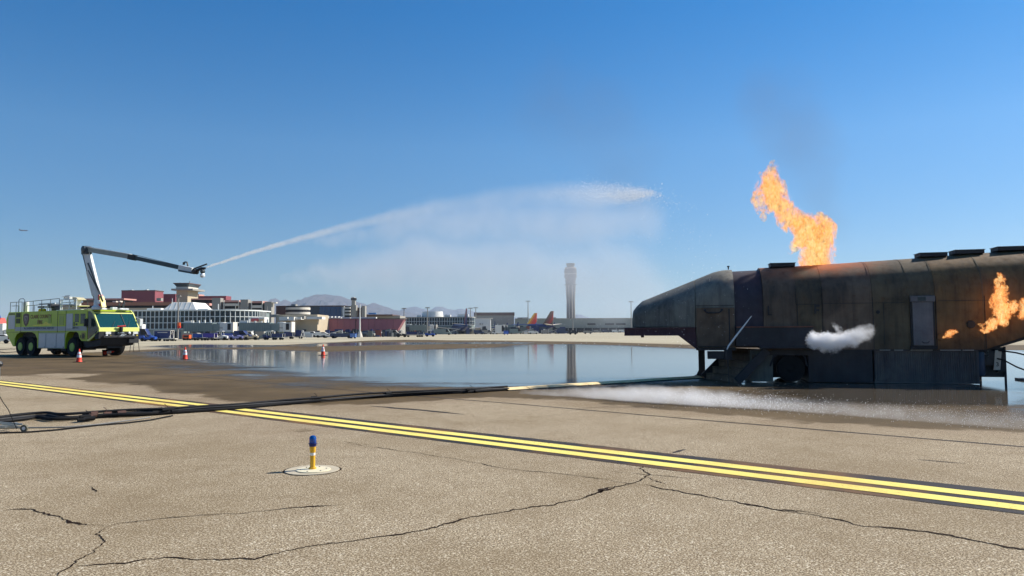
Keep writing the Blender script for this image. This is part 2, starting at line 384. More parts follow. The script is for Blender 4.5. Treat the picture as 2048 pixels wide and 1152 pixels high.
M_CRACK_SHADOW = mat('crack_shadow', S(40, 28, 20), 0.95, var=0.3, vscale=8, spec=0.1)
M_TAR = mat('tar_seal', S(52, 44, 40), 0.7, var=0.2, vscale=3, spec=0.2)
def strip(name, pts, width, m, z=0.0035, jit=0.0, seg=0.09, taper=True, label=None):
    P3 = [G(*p) for p in pts]; out = []
    for i in range(len(P3) - 1):
        a, b = P3[i], P3[i + 1]; n = max(1, int((b - a).length / seg))
        for k in range(n): out.append(a.lerp(b, k / n))
    out.append(P3[-1]); vs, fs = [], []; off = 0.0; N = len(out)
    for i, p in enumerate(out):
        d = out[min(i + 1, N - 1)] - out[max(i - 1, 0)]; d.z = 0; d = d.normalized(); nn = Vector((-d.y, d.x, 0))
        off = 0.72 * off + random.uniform(-jit, jit)
        w = width * (0.42 + 2.0 * max(0, mnoise.noise(Vector((p.x * 5.1, p.y * 5.1, 3.3)))) + .9 * abs(mnoise.noise(Vector((p.x * 1.3, p.y * 1.3, 1.3))))) if (jit and seg < .05) else width
        if taper and jit: w *= min(1, i / 6 + .15, (N - 1 - i) / 6 + .15)
        q = p + nn * off; w2 = w * (random.uniform(0.5, 1.2) if jit else 1)
        vs += [tuple(q + nn * w / 2 + Vector((0, 0, z))), tuple(q - nn * w2 / 2 + Vector((0, 0, z)))]
    for i in range(N - 1): k = 2 * i; fs.append((k, k + 1, k + 3, k + 2))
    o = MB().add(vs, fs).build(name, m); o['kind'] = 'structure'
    if label: o['label'] = label
    return o
cracks = [
    ([(8, 1020), (60, 1019), (105, 1030), (145, 1043), (175, 1050), (212, 1054)], .026),
    ([(212, 1054), (240, 1046), (330, 1038), (400, 1030), (480, 1027), (545, 1020), (600, 1015), (690, 1010)], .02),
    ([(212, 1054), (190, 1068), (215, 1080), (190, 1105), (160, 1120), (145, 1133), (110, 1146), (95, 1160)], .022),
    ([(150, 1134), (250, 1126), (330, 1116), (430, 1121), (510, 1119), (545, 1108), (620, 1092), (700, 1082), (820, 1066), (930, 1038), (1010, 1022), (1100, 1010), (1170, 996), (1230, 975), (1275, 962), (1300, 950), (1282, 938), (1292, 930)], .028),
    ([(1170, 996), (1230, 973), (1262, 968)], .045),
    ([(690, 887), (760, 896), (860, 910), (950, 925), (1010, 938), (1100, 946), (1180, 955), (1260, 967), (1290, 969)], .015),
    ([(680, 883), (720, 888), (740, 889)], .015),
    ([(1290, 969), (1350, 981), (1420, 995), (1500, 1010), (1560, 1021), (1620, 1030), (1680, 1040), (1705, 1049), (1730, 1052), (1800, 1058), (1900, 1072), (1990, 1090), (2060, 1100), (2200, 1122)], .036),
    ([(1500, 1010), (1545, 1019), (1600, 1022), (1650, 1032)], .03),
    ([(1205, 941), (1275, 948), (1330, 953), (1400, 958)], .014), ([(1290, 952), (1330, 968)], .018),
    ([(186, 972), (200, 984)], .03), ([(330, 1116), (370, 1118)], .05), ([(150, 788), (168, 792)], .02)]
for i, (pts, w) in enumerate(cracks):
    strip('pavement_crack_or_shadow', pts, w * .85, M_CRACK_SHADOW, jit=w * 0.25 + 0.012, seg=0.03)
strip('pavement_joint', [(-300, 708), (60, 735), (400, 754), (770, 787), (1020, 807), (1400, 840), (2048, 894), (2500, 933)], .08, M_TAR, jit=0.006, seg=.3, taper=False)
strip('pavement_joint', [(1150, 818), (1200, 814), (1330, 815)], .05, M_TAR, jit=0.006, seg=.2)
strip('tar_patch', [(740, 812), (860, 822), (930, 829)], .16, M_TAR, jit=0.02, seg=.15)
strip('tar_patch', [(480, 812), (560, 803), (640, 800)], .2, M_TAR, jit=0.02, seg=.15)
strip('tar_patch', [(1835, 919), (1930, 927)], .07, M_TAR, jit=0.01, seg=.1)
strip('tar_patch', [(1345, 906), (1370, 899)], .22, M_TAR, jit=0.01, seg=.1)
# ================================================================ THE BURNING AIRCRAFT TRAINER
def steel(name, c1, c2, rust=0.4, soot=0.5, rough=0.65, metal=0.25):
    m = bpy.data.materials.new(name); m.use_nodes = True; t = NT(m); b = t.n['Principled BSDF']
    tc = t.new('TexCoord').outputs['Object']
    n1 = t.noise(tc, 0.9, 5, 0.65); n2 = t.noise(tc, 5, 5, 0.7)
    mp = t.new('Mapping'); mp.inputs['Scale'].default_value = (3.2, 3.2, 0.22); t.link(tc, mp.inputs[0]); st = t.noise(mp.outputs[0], 1.6, 5, 0.65)
    mp2 = t.new('Mapping'); mp2.inputs['Scale'].default_value = (9, 9, 0.5); t.link(tc, mp2.inputs[0]); st2 = t.noise(mp2.outputs[0], 1.6, 4, 0.6)
    c = t.mix(t.maprange(n1, 0.35, 0.65), c1, c2)
    c = t.mix(t.maprange(st2, 0.45, 0.7, 0, 0.16), c, (c1[0] * 1.7, c1[1] * 1.6, c1[2] * 1.45, 1))
    c = t.mix(t.maprange(n2, 0.55, 0.75, 0, rust), c, S(104, 60, 34))
    c = t.mix(t.maprange(st, 0.48, 0.7, 0, soot * .7), c, S(20, 18, 18))
    so = t.noise(tc, 0.55, 4, 0.62, 0.6); c = t.mix(t.maprange(so, 0.46, 0.64, 0, soot), c, S(16, 16, 17))
    if 'scorched' in name:            # orange glow of the flame painted into the crown's colour
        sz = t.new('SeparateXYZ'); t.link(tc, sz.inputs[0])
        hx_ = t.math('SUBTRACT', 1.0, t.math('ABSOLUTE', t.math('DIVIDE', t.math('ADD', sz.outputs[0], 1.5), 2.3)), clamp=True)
        roof_glow = t.math('MULTIPLY', t.maprange(sz.outputs[2], 3.15, 3.6), t.math('MULTIPLY', hx_, t.maprange(n1, .38, .58, .2, 1.3)), clamp=True)
        c = t.mix(roof_glow, c, S(176, 92, 44))
    t.link(c, b.inputs['Base Color']); b.inputs['Metallic'].default_value = metal
    t.link(t.maprange(n2, 0.3, 0.7, rough - 0.15, rough + 0.12), b.inputs['Roughness'])
    bp = t.new('Bump'); bp.inputs['Strength'].default_value = 0.35; bp.inputs['Distance'].default_value = 0.02
    t.link(t.math('ADD', t.noise(tc, 1.3, 3), t.math('MULTIPLY', n2, 0.15)), bp.inputs['Height']); t.link(bp.outputs[0], b.inputs['Normal'])
    return m
ST_NOSE = steel('weathered_green_grey_steel', S(130, 128, 116), S(108, 106, 98), 0.14, 0.5, 0.85, 0.0)
ST_MID = steel('scorched_firelit_brown_steel', S(118, 98, 78), S(96, 78, 62), 0.4, 0.55, 0.75, 0.05)
ST_MID2 = steel('scorched_firelit_olive_steel', S(112, 96, 70), S(92, 76, 54), 0.5, 0.55, 0.75, 0.05)
ST_RUST = steel('rusted_steel', S(130, 100, 60), S(106, 78, 46), 0.6, 0.55, 0.75, 0.05)
ST_DARK = steel('sooty_black_steel', S(50, 48, 52), S(38, 38, 44), 0.2, 0.5, 0.6, 0.1)
ST_PURP = steel('dark_purple_primer', S(66, 54, 62), S(52, 46, 54), 0.1, 0.35, 0.7, 0.0)
ST_DOOR = steel('bare_grey_door_steel', S(122, 118, 118), S(104, 100, 102), 0.22, 0.25, 0.55, 0.2)
ST_BEAM = steel('purple_red_beam_paint', S(84, 54, 62), S(70, 46, 54), 0.2, 0.3, 0.75, 0.0)
M_RUB = mat('black_rubber', (0.012, 0.012, 0.013), 0.8, var=0.2, spec=.2)
M_BLACK = mat('black_paint', (0.012, 0.012, 0.014), 0.5)
TO = G(1750, 767); TANG = math.radians(-13)
trainer = thing('fire_trainer', 'scorched steel mock aircraft fuselage on a trailer with flames coming out of it', 'fire trainer', TO, TANG)
HW = 1.42
def top_z(x):
    pts = [(-7.15, 2.42), (-6.95, 2.62), (-4.52, 3.59), (-4.2, 3.63), (-2.76, 3.67), (-0.3, 3.78), (1.76, 3.88), (3.4, 3.98), (5, 4.05), (10, 4.2)]
    for (a, za), (b, zb) in zip(pts, pts[1:]):
        if a <= x <= b: return za + (zb - za) * (x - a) / (b - a)
    return pts[0][1] if x < pts[0][0] else pts[-1][1]
def bot_z(x):
    if x < -5.2: return 1.73
    if x < -4.0: return 1.08
    if x < 3.0: return 1.02
    return 1.02 + (x - 3.0) * 0.36
def section(x, inset=0.0, grow=0.0, n=14):
    """closed loop of y,z for a fuselage slice; y 0 is the side facing the camera"""
    hw = HW
    if x < -4.6: hw = HW - 0.22 * ((-4.6 - x) / 2.55) ** 1.7
    hw = hw - inset + grow; zt, zb = top_z(x) - inset + grow, bot_z(x) + inset
    r = min(1.30 - .35 * (x < -4.1), (zt - zb) * 0.62); pts = [(HW - hw, zb), (HW - hw, zb + 0.4 * (zt - r - zb))]
    for i in range(n + 1):
        a = PI * i / n
        ex = 0.92
        cx = math.copysign(abs(math.cos(a)) ** ex, math.cos(a)); sz = math.sin(a) ** ex
        pts.append((HW - hw * cx, zt - r + r * sz))
    pts += [(HW + hw, zb + 0.4 * (zt - r - zb)), (HW + hw, zb)]
    return pts
def loft(xs, inset=0.0, grow=0.0, cap=True):
    mb = MB(); secs = [section(x, inset, grow) for x in xs]; n = len(secs[0])
    for x, s_ in zip(xs, secs): mb.v += [(x, y, z) for y, z in s_]
    for i in range(len(xs) - 1):
        for j in range(n):
            a, b = i * n + j, i * n + (j + 1) % n; mb.f.append((a, b, b + n, a + n))
    if cap: mb.f.append(tuple(range(n - 1, -1, -1))); mb.f.append(tuple((len(xs) - 1) * n + j for j in range(n)))
    return mb
def lin(a, b, n): return [a + (b - a) * i / n for i in range(n + 1)]
nose = loft([-7.16] + lin(-7.13, -5.205, 10)[0:] , grow=0.0)
# round the blunt front a little
nv = []
for (x, y, z) in nose.v:
    if x < -7.14: y = HW + (y - HW) * 0.9; z = 1.73 + (z - 1.73) * 0.86; 
    nv.append((x, y, z))
nose.v = [((x - 0.06) if x < -7.14 else x, y, z) for x, y, z in nv]
nose.build('nose_section', ST_NOSE, trainer, True, 0.02)
loft(lin(-5.195, -4.005, 6)).build('cockpit_section', ST_NOSE, trainer, True)
loft(lin(-4.0, -3.145, 3), inset=0.055).build('doorway_recess', ST_PURP, trainer, True)
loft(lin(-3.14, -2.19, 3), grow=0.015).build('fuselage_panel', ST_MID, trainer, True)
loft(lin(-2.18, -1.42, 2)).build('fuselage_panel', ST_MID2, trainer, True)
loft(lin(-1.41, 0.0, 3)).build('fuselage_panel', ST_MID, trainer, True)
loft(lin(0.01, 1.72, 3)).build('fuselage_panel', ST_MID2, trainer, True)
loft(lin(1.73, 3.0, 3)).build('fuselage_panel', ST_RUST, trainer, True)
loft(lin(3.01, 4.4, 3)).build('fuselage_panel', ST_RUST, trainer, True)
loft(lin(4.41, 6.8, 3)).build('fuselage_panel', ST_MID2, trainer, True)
# hoops over the panel joints, seams, door outlines
for x in (-2.185, -0.03, 1.0, 1.70, 3.0, 4.4):
    MB().box(x + .03, x + .045, -.018, .01, 1.05, 2.6).build('weld_line', ST_DARK, trainer)
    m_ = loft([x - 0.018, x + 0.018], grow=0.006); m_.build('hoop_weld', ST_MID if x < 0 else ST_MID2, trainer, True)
def seam(x0, x1, z0, z1, w=0.012):
    return MB().box(x0, x1, -0.012, 0.03, z0, z1).build('seam', ST_DARK, trainer)
seam(-5.19, -4.02, 2.40, 2.415); seam(-3.1, -1.45, 2.40, 2.412); seam(-1.40, 0.9, 2.42, 2.432); seam(1.80, 3.3, 2.46, 2.472)
seam(-1.44, -1.43, 1.25, 2.95); seam(-2.2, -2.188, 1.1, 2.9); seam(0.3, 0.312, 1.15, 2.42)
MB().box(-1.66, -1.60, -0.03, 0.02, 2.12, 2.42).box(-1.60, -1.50, -0.03, 0.02, 2.33, 2.39).box(-1.60, -1.52, -0.03, 0.02, 2.20, 2.25).build('latch', M_BLACK, trainer)
MB().box(-3.02, -2.98, -0.05, 0.0, 2.08, 2.38).box(-3.02, -2.9, -0.05, 0, 2.08, 2.11).build('handle', ST_DARK, trainer)
# equipment locker under the nose with its grab handle
lk = MB().box(-5.18, -4.02, -0.06, 0.1, 1.10, 2.34).build('locker', ST_MID, trainer, bevel=0.012)
MB().box(-4.20, -4.165, -0.085, -0.062, 1.14, 2.30).build('hinge', ST_DARK, lk)
MB().box(-5.14, -4.20, -0.078, -0.062, 1.10, 1.125).build('hinge', ST_DARK, lk)
MB().tube([(-4.92, -0.06, 2.27), (-4.90, -0.13, 2.22), (-4.83, -0.14, 2.17), (-4.50, -0.14, 2.17), (-4.43, -0.13, 2.22), (-4.40, -0.06, 2.27)], 0.018).lathe([(0.035, -0.075), (0.035, -0.06)], 10, (-4.92, 0, 2.27), 'y').lathe([(0.035, -0.075), (0.035, -0.06)], 10, (-4.40, 0, 2.27), 'y').build('handle', ST_DARK, lk, True)
MB().box(-5.20, -4.0, -0.03, 2.6, 0.99, 1.08).box(-4.86, -4.35, -0.02, 0.3, 0.72, 0.96).box(-4.34, -4.12, -0.04, 0.4, 0.70, 1.0).build('chassis_rail', ST_DARK, trainer, bevel=0.008)
# platform beam sticking out under the nose
bm_ = MB().box(-7.46, -5.21, 0.02, 2.6, 1.47, 1.71).box(-7.46, -5.2, -0.03, 0.02, 1.68, 1.72).box(-7.46, -5.2, -0.03, 0.02, 1.46, 1.50)
for i in range(9): bm_.box(-7.40 + i * 0.26, -7.36 + i * 0.26, -0.02, 0.02, 1.50, 1.68)
bm_.prism_y([(-6.95, 1.40), (-6.85, 1.40), (-6.85, 1.47), (-6.95, 1.47)], 0.3, 0.4).prism_y([(-5.75, 1.46), (-5.19, 1.46), (-5.19, 1.02)], 0.0, 0.08)
bm_.build('platform_beam', ST_BEAM, trainer)
# leg: its foot stands where the photograph shows it, towards the far side
def tloc(p):
    d = Vector(p) - TO; c, s = math.cos(-TANG), math.sin(-TANG); return Vector((d.x * c - d.y * s, d.x * s + d.y * c, d.z))
lf = tloc(G(1404, 753)); lx, ly = lf.x, lf.y
MB().box(lx - .11, lx + .11, ly - .09, ly + .09, 0.05, 1.05).box(lx - .25, lx + .25, ly - .16, ly + .16, 0.0, 0.05).prism_y([(lx - .2, 0.05), (lx - .1, 0.05), (lx - .1, .24)], ly - .02, ly + .02).prism_y([(lx + .2, 0.05), (lx + .1, 0.05), (lx + .1, .24)], ly - .02, ly + .02).build('leg', ST_DARK, trainer)
# stairs up to the doorway
N = tloc(G(1474, 767)); Fp = tloc(G(1408, 758)); acr = Fp - N; acr.z = 0
run = Vector((acr.y, -acr.x, 0)).normalized(); 
if run.x < 0: run = -run
run = run * 1.05; risev = Vector((0, 0, 1.0))
st = bpy.data.objects.new('stairs', None); COL.objects.link(st); st.parent = trainer
for q in (N, Fp):
    MB().beam(q + Vector((0, 0, 0.06)), q + run + risev, 0.05, 0.26).build('stringer', ST_DARK, st)
for i in range(4):
    t_ = (i + 0.8) / 4.6; a = N + run * t_ + risev * t_; b = Fp + run * t_ + risev * t_; dr = run.normalized() * 0.12
    MB().hexa([a - dr, a + dr, b + dr, b - dr], [p + Vector((0, 0, .035)) for p in (a - dr, a + dr, b + dr, b - dr)]).build('tread', ST_MID, st)
for i in range(5):
    t_ = (i + 0.3) / 4.6; MB().hexa([q + run * t_ + risev * max(0, t_ - .2) for q in (N, N + run * .02, Fp + run * .02, Fp)], [q + run * t_ + risev * (t_ + .09) for q in (N, N + run * .02, Fp + run * .02, Fp)]).build('riser', ST_MID, st)
MB().beam(N + run + risev, Fp + run + risev, 0.3, 0.04).build('tread', ST_MID, st)
def trl(px, py, yo):
    r = ray(px, py); n = Vector((-math.sin(TANG), math.cos(TANG), 0)); t_ = (TO.dot(n) + yo) / (r[0] * n.x + r[1] * n.y)
    return tloc((r[0] * t_, r[1] * t_, EYE + r[2] * t_))
HR = [trl(px, py, -.8) for px, py in ((1454, 699), (1457, 692), (1472, 672), (1490, 649), (1503, 632))]
MB().tube(HR, [0.016, .026, .028, .02, .011], 8).build('handrail', mat('white_rail_paint', (0.85, 0.84, 0.8), 0.35, var=.05), trainer, True)
MB().tube([trl(1454, 699, -.8), trl(1456, 730, -.8), Vector((trl(1458, 760, -.8).x, -.8, 0))], .016, 6).build('handrail_post', ST_DARK, trainer)
# side platform
pf = MB().box(-4.0, -1.74, -0.28, 0.0, 1.12, 1.70).box(-3.3, -1.74, -0.33, -0.02, 1.05, 1.13).build('side_platform', ST_DARK, trainer, bevel=0.015)
MB().box(-3.98, -1.74, -0.30, -0.0, 1.705, 1.735).build('platform_edge', steel('lit_edge_rust', S(150, 96, 74), S(120, 76, 60), .4, .2), pf)  # light along the top edge put into its pinkish orange colour
MB().box(-3.05, -0.05, 0.02, 2.5, 0.84, 1.02).box(-2.9, -0.1, .5, .6, .5, .86).box(-2.9, -0.1, 2.0, 2.1, .5, .86).build('chassis_rail', ST_DARK, trainer)
# lower body: panels, wheels, ribbed container
MB().box(-3.57, -2.9, 0.06, 0.12, 0.02, 0.98).box(-3.57, -3.5, .12, 2.4, .02, .98).build('side_skirt', ST_NOSE, trainer)
for yy in (0.12, 2.25):
    for xx in (-2.36,):
        w = MB().lathe([(0.18, -.1), (0.34, -.12), (0.42, -.09), (0.435, 0), (0.42, .09), (.34, .12), (.18, .1)], 24, (xx, yy + .1, .435), 'y').build('wheel', M_RUB, trainer, True)
        MB().lathe([(0.06, -.13), (0.10, -.12), (0.17, -.08), (.2, -.10), (.2, .08), (.1, .08)], 16, (xx, yy + .1, .435), 'y').build('rim', M_RUB, w, True)
MB().tube([(-2.98, .06, .5), (-2.88, .06, .78), (-2.62, .06, .96), (-2.1, .06, .94), (-1.95, .06, .78), (-1.9, .06, .5)], .03, 6).build('fender', ST_DARK, trainer)
MB().box(-1.86, -0.03, 0.05, 2.5, 0.02, 0.98).box(-2.9, -1.9, .9, 2.0, .1, .98).build('tank_box', ST_DARK, trainer, bevel=.01)
rb = MB().box(0.02, 2.80, 0.06, 2.5, 0.03, 0.985)
for i in range(46):
    x = 0.05 + i * 0.06; rb.prism_z([(x, 0.06), (x + 0.012, 0.035), (x + 0.036, 0.035), (x + 0.048, 0.06)], 0.06, 0.955)
rb.box(0.0, 2.82, 0.02, 0.07, 0.96, 0.99).box(0.0, 2.82, 0.03, 0.07, 0.015, 0.05).box(2.78, 2.83, .01, .1, .02, .99)
rb.build('ribbed_container', steel('container_grey', S(116, 108, 102), S(94, 88, 86), .15, .4, .8, .0), trainer)
MB().tube([(0.0, -0.02, 0.97), (0.0, -0.03, 0.5), (0.0, -0.04, 0.13)], .012, 6).build('cable_drop', M_BLACK, trainer)
MB().box(-3.57, 3.0, -0.03, 0.02, 0.992, 1.018).build('sill', ST_DARK, trainer)
for i, (a, b) in enumerate([(.15, .45), (.55, .8), (1.0, 1.6), (1.8, 2.35), (2.4, 2.7)]):
    MB().box(a, b, -0.036, -0.031, 0.996, 1.012).build('sill_reflector', mat('pale_strip', (.45, .44, .4), .4), trainer)
# grey side door with a cap and a small dark window
dr_ = MB().box(1.08, 1.63, -0.09, 0.02, 1.14, 2.44).build('door', ST_DOOR, trainer, bevel=.012)
MB().box(1.03, 1.69, -0.12, 0.02, 2.44, 2.62).build('door_cap', ST_DOOR, dr_, bevel=.01)
MB().box(1.22, 1.44, -0.125, -0.121, 2.47, 2.585).build('window', mat('dark_glass', (.02, .03, .045), .1), dr_)
MB().box(1.635, 1.68, -0.07, 0.0, 1.14, 2.44).box(1.03, 1.075, -0.05, 0.0, 1.14, 2.44).build('door_seal', M_BLACK, dr_)
MB().box(1.0, 1.7, -0.14, 0.0, 1.04, 1.09).box(1.0, 1.7, -0.10, 0.0, 1.10, 1.13).build('door_step', ST_DARK, dr_)
MB().tube([(1.3, -.1, 1.26), (1.34, -.13, 1.22), (1.44, -.13, 1.22), (1.5, -.1, 1.26)], .01, 6).build('handle', ST_DARK, dr_)
MB().lathe([(.0, -.03), (.11, -.03), (.12, 0), (.12, .03)], 18, (2.66, 0, 1.76), 'y').build('gas_port', M_BLACK, trainer, True)
MB().lathe([(.0, -.03), (.10, -.03), (.11, 0), (.11, .03)], 18, (1.84, 0, 1.40), 'y').build('gas_port', ST_RUST, trainer, True)
MB().lathe([(.0, -.02), (.05, -.02), (.06, 0), (.06, .03)], 14, (0.15, 0, 2.15), 'y').build('gas_port', M_BLACK, trainer, True)
# vent hatches on the roof
HATCH = [(trl(a, 530, .9).x, trl(b, 520, .9).x) for a, b in ((1541, 1590), (1841, 1896), (1912, 1970), (1998, 2085))]
for i, (a, b) in enumerate(HATCH):
    z = top_z((a + b) / 2)
    h_ = MB().box(a, b, 0.9, 1.5, z - 0.02, z + 0.09).build('roof_hatch', ST_DARK, trainer, bevel=.01)
    MB().box(a - .02, b + .02, 0.88, 1.52, z + .09, z + .105).build('hatch_lid', M_BLACK, h_)
MB().lathe([(.02, 0), (.02, .08), (.04, .08), (.04, .12)], 8, (-4.1, 1.2, top_z(-4.1))).build('roof_nozzle', ST_DARK, trainer)
# machinery and prop under the upswept tail
MB().box(2.88, 3.62, 0.35, 2.3, 0.20, 1.08).box(3.05, 3.35, .2, .36, .55, .98).box(3.4, 3.62, .25, .36, .35, 1.0).build('machine_bay', M_BLACK, trainer, bevel=.01)
MB().lathe([(.13, .25), (.15, .30), (.15, .9), (.13, .95)], 16, (2.93, .28, 0)).build('gas_cylinder', mat('dull_blue_paint', S(40, 62, 84), .5), trainer, True)
for yy in (.3, 2.2): MB().beam((3.62, yy, .0), (3.62, yy, 1.1), .05).build('prop', ST_DARK, trainer)
MB().beam((3.0, .3, 1.05), (6.6, .3, 2.2), .10, .22).beam((3.0, 2.4, 1.05), (6.6, 2.4, 2.2), .10, .22).box(5.0, 5.2, .3, .5, 0, 1.7).box(5.0, 5.2, 2.2, 2.4, 0, 1.7).box(4.7, 5.5, .2, 2.5, 0, .06).build('tail_frame', ST_DARK, trainer)
MB().box(3.0, 3.15, .20, .26, .86, .92).box(3.0, 3.04, .20, .26, .7, .92).box(3.13, 3.17, .2, .26, .8, .98).build('bracket', mat('pale_strip', (.45, .44, .4), .4), trainer)
pl = MB().hexa([(3.27, .17, .42), (3.44, .17, .42), (3.44, .19, .42), (3.27, .19, .42)], [(3.33, .17, 1.0), (3.5, .17, 1.0), (3.5, .19, 1.0), (3.33, .19, 1.0)]).build('number_plate', mat('cream_plate', S(196, 186, 166), .6, var=.1), trainer)
text('numeral', '3', 0.17, M_BLACK, pl, (3.37, .165, .58), (PI / 2, 0, 0), .003)
for nm, pts in (('hose', [(3.3, .3, 1.0), (3.5, .1, .98), (3.8, 0, .93), (4.1, -.1, .84), (4.6, -.2, .6), (5.2, -.3, .2), (5.8, -.4, .03)]), ('hose', [(3.2, .3, .8), (3.5, .1, .72), (3.8, 0, .52), (4.1, -.1, .38), (4.5, -.2, .16), (5.0, -.3, .03), (6, -.4, .03)])):
    MB().tube(pts, .022, 8).build(nm, M_RUB, trainer, True)

# ================================================================ CABLE RAMP AND CABLES
M_LID = mat('yellow_lid', S(232, 206, 152), .8, var=.12, vscale=6, spec=.3)
a, b = G(1008, 781), G(1396, 756)
ang = math.atan2((b - a).y, (b - a).x); Lr = (b - a).length
ramp_ = thing('cable_ramp', 'low yellow-lidded black cable ramp running from the cables to the mock aircraft', 'cable ramp', a, ang)
nseg = 11; q = Lr / nseg
base0 = None
for i in range(nseg):
    if base0 is None:
        base0 = MB().prism_x([(-.24, 0.0), (.22, 0.0), (.20, .026), (-.22, .026)], 0.008, q - 0.008).build('ramp_section', M_RUB, ramp_)
        lid0 = MB().prism_x([(-.21, 0.024), (.19, 0.024), (.06, 0.075), (-.06, 0.075)], 0.012, q - 0.012).build('lid', M_LID, base0, bevel=.004)
    else:
        c = base0.copy(); COL.objects.link(c); c.parent = ramp_; c.location = (i * q, 0, random.uniform(-.0, .004))
        d = lid0.copy(); COL.objects.link(d); d.parent = c
path = [(-60, 853), (0, 846), (40, 841), (90, 837), (125, 841), (200, 836), (260, 832), (328, 829), (400, 823), (470, 818), (550, 811), (628, 806), (700, 800), (775, 795), (860, 790), (940, 786), (985, 783), (1015, 781)]
gp = [G(*p) for p in path]
cum = [0]
for p0, p1 in zip(gp, gp[1:]): cum.append(cum[-1] + (p1 - p0).length)
cab_m = [M_RUB, mat('worn_black_cable', (.015, .015, .017), .7, spec=.2), mat('dark_grey_cable', (.03, .03, .032), .6, spec=.3)]
sides = ['thickest black cable on the near side of the bundle on the concrete', 'second black cable from the front of the bundle', 'worn black cable in the middle of the bundle', 'dark grey cable twisted through the middle of the bundle',
         'black cable lying highest on the bundle', 'thin black cable at the back of the bundle', 'grey cable at the back edge of the bundle', 'farthest black cable of the bundle, straying off near the ramp']
for k in range(8):
    pts = []; ph = random.uniform(0, 6); rad = (.032, .024, .021, .02, .026, .015, .018, .02)[k]
    for i, p in enumerate(gp):
        d = (gp[min(i + 1, len(gp) - 1)] - gp[max(i - 1, 0)]).normalized(); nn = Vector((-d.y, d.x, 0))
        sp = .34 * (1 - .78 * i / len(gp)); off = (k / 7 - .5) * sp + sp * .34 * math.sin(cum[i] * .55 + ph) + random.uniform(-.02, .02)
        if i in (5, 7, 11, 13, 15): off *= .35
        zz = rad + (.035 if k in (2, 3, 4) else 0) + (.04 if k == 4 else 0) + .012 * (1 + math.sin(cum[i] * 1.1 + ph * 2))
        pts.append(p + nn * off + Vector((0, 0, zz)))
    # smooth by Catmull-Rom
    out = []
    for i in range(len(pts) - 1):
        p0, p1, p2, p3 = pts[max(i - 1, 0)], pts[i], pts[i + 1], pts[min(i + 2, len(pts) - 1)]
        n_ = 5
        for j in range(n_):
            u = j / n_; out.append(.5 * ((2 * p1) + (p2 - p0) * u + (2 * p0 - 5 * p1 + 4 * p2 - p3) * u * u + (3 * p1 - p0 - 3 * p2 + p3) * u ** 3))
    out.append(pts[-1])
    tag(MB().tube(out, rad, 8).build('cable', cab_m[k % 3], None, True), sides[k], 'cable', 'black cables lying in a bundle across the apron')
for pts, lab, r in (([(-40, 872), (0, 868), (60, 866), (110, 862), (190, 853), (250, 848), (300, 842), (345, 833)], 'thin black cable running alone in front of the bundle', .014),
                    ([(0, 858), (60, 857), (130, 856), (200, 850), (260, 842), (300, 836)], 'pale grey thin cable between the bundle and the lone black one', .012),
                    ([(0, 700), (22, 698.5), (30, 699)], 'thin hose lying behind the fire engine', .03), ([(-20, 702), (10, 706), (32, 704.5), (48, 704)], 'looped hose on the ground by the rear wheels', .03)):
    o = MB().tube([G(*p) + Vector((0, 0, r + .003)) for p in pts], r, 7).build('cable', mat('pale_grey_cable', (.22, .22, .21), .6) if 'grey' in lab else cab_m[0], None, True); tag(o, lab, 'cable')
def knot(px, py, lab, w, colr):
    o = MB(); c = G(px, py) + Vector((0, 0, .09)); d = (G(px + 20, py - 1.6) - G(px, py)).normalized(); nn = Vector((-d.y, d.x, 0))
    for i in range(7):
        p = c + d * random.uniform(-w, w) + nn * random.uniform(-.12, .12) + Vector((0, 0, random.uniform(-.05, .015)))
        o.tube([p - d * random.uniform(.04, .11), p + d * random.uniform(.04, .11)], random.uniform(.025, .042), 9)
    o.tube([c + d * .02, c + d * .05 + Vector((0, 0, .06)), c + d * .0 + nn * .05 + Vector((0, 0, .12))], .006, 5)
    tag(o.build('cable_coupling', colr, None, True), lab, 'cable coupling', 'couplings along the cable bundle')
M_TAPE = mat('brown_taped_coupling', S(84, 56, 44), .5, var=.4, vscale=12); M_MET = mat('dull_metal', (.35, .35, .34), .35, 1.0)
knot(208, 836, 'brown taped couplings bunched on the cables nearest the left edge', .35, M_TAPE)
knot(172, 843, 'small black coupling left of the brown taped ones', .10, M_RUB)
knot(330, 829, 'black tied knot in the cables left of the yellow line', .18, M_RUB)
knot(630, 804, 'small tie with a loose end on the cables beyond the yellow line', .08, M_RUB)
knot(776, 794, 'tie on the thin part of the cables halfway to the ramp', .10, M_RUB)
knot(942, 786, 'knotted couplings where the cables near the yellow ramp', .22, M_RUB)

# ================================================================ STAND AT THE LEFT EDGE
M_GALV = mat('galvanised_steel', (.42, .44, .43), .38, .9, var=.15)
cb = G(10, 866); stand = thing('wheeled_stand', 'steel pole stand on a castored base at the left edge beside the cables', 'stand', (cb.x - .12, cb.y, 0))
MB().tube([(-.02, 0, .12), (-.02, 0, 1.1)], .022, 10).build('pole', M_GALV, stand, True)
MB().lathe([(.0, 1.09), (.05, 1.10), (.06, 1.14), (.04, 1.18), (0, 1.19)], 12, (-.02, 0, 0)).build('clamp_knob', M_BLACK, stand, True)
MB().beam((-.35, -.1, .12), (.32, .12, .08), .03, .03).beam((-.35, .25, .16), (.30, .16, .12), .025, .025).beam((-.02, -.2, .1), (-.02, .5, .1), .03, .03).beam((.14, -.05, .1), (.14, .28, .1), .03).beam((-.3, 0, .2), (.25, .1, .1), .02).build('base_frame', M_GALV, stand)
w = MB().lathe([(.03, -.014), (.058, -.018), (.062, 0), (.058, .018), (.03, .014)], 20, (.37, .10, .063), 'y').build('caster_wheel', mat('olive_rubber', S(92, 90, 74), .6), stand, True)
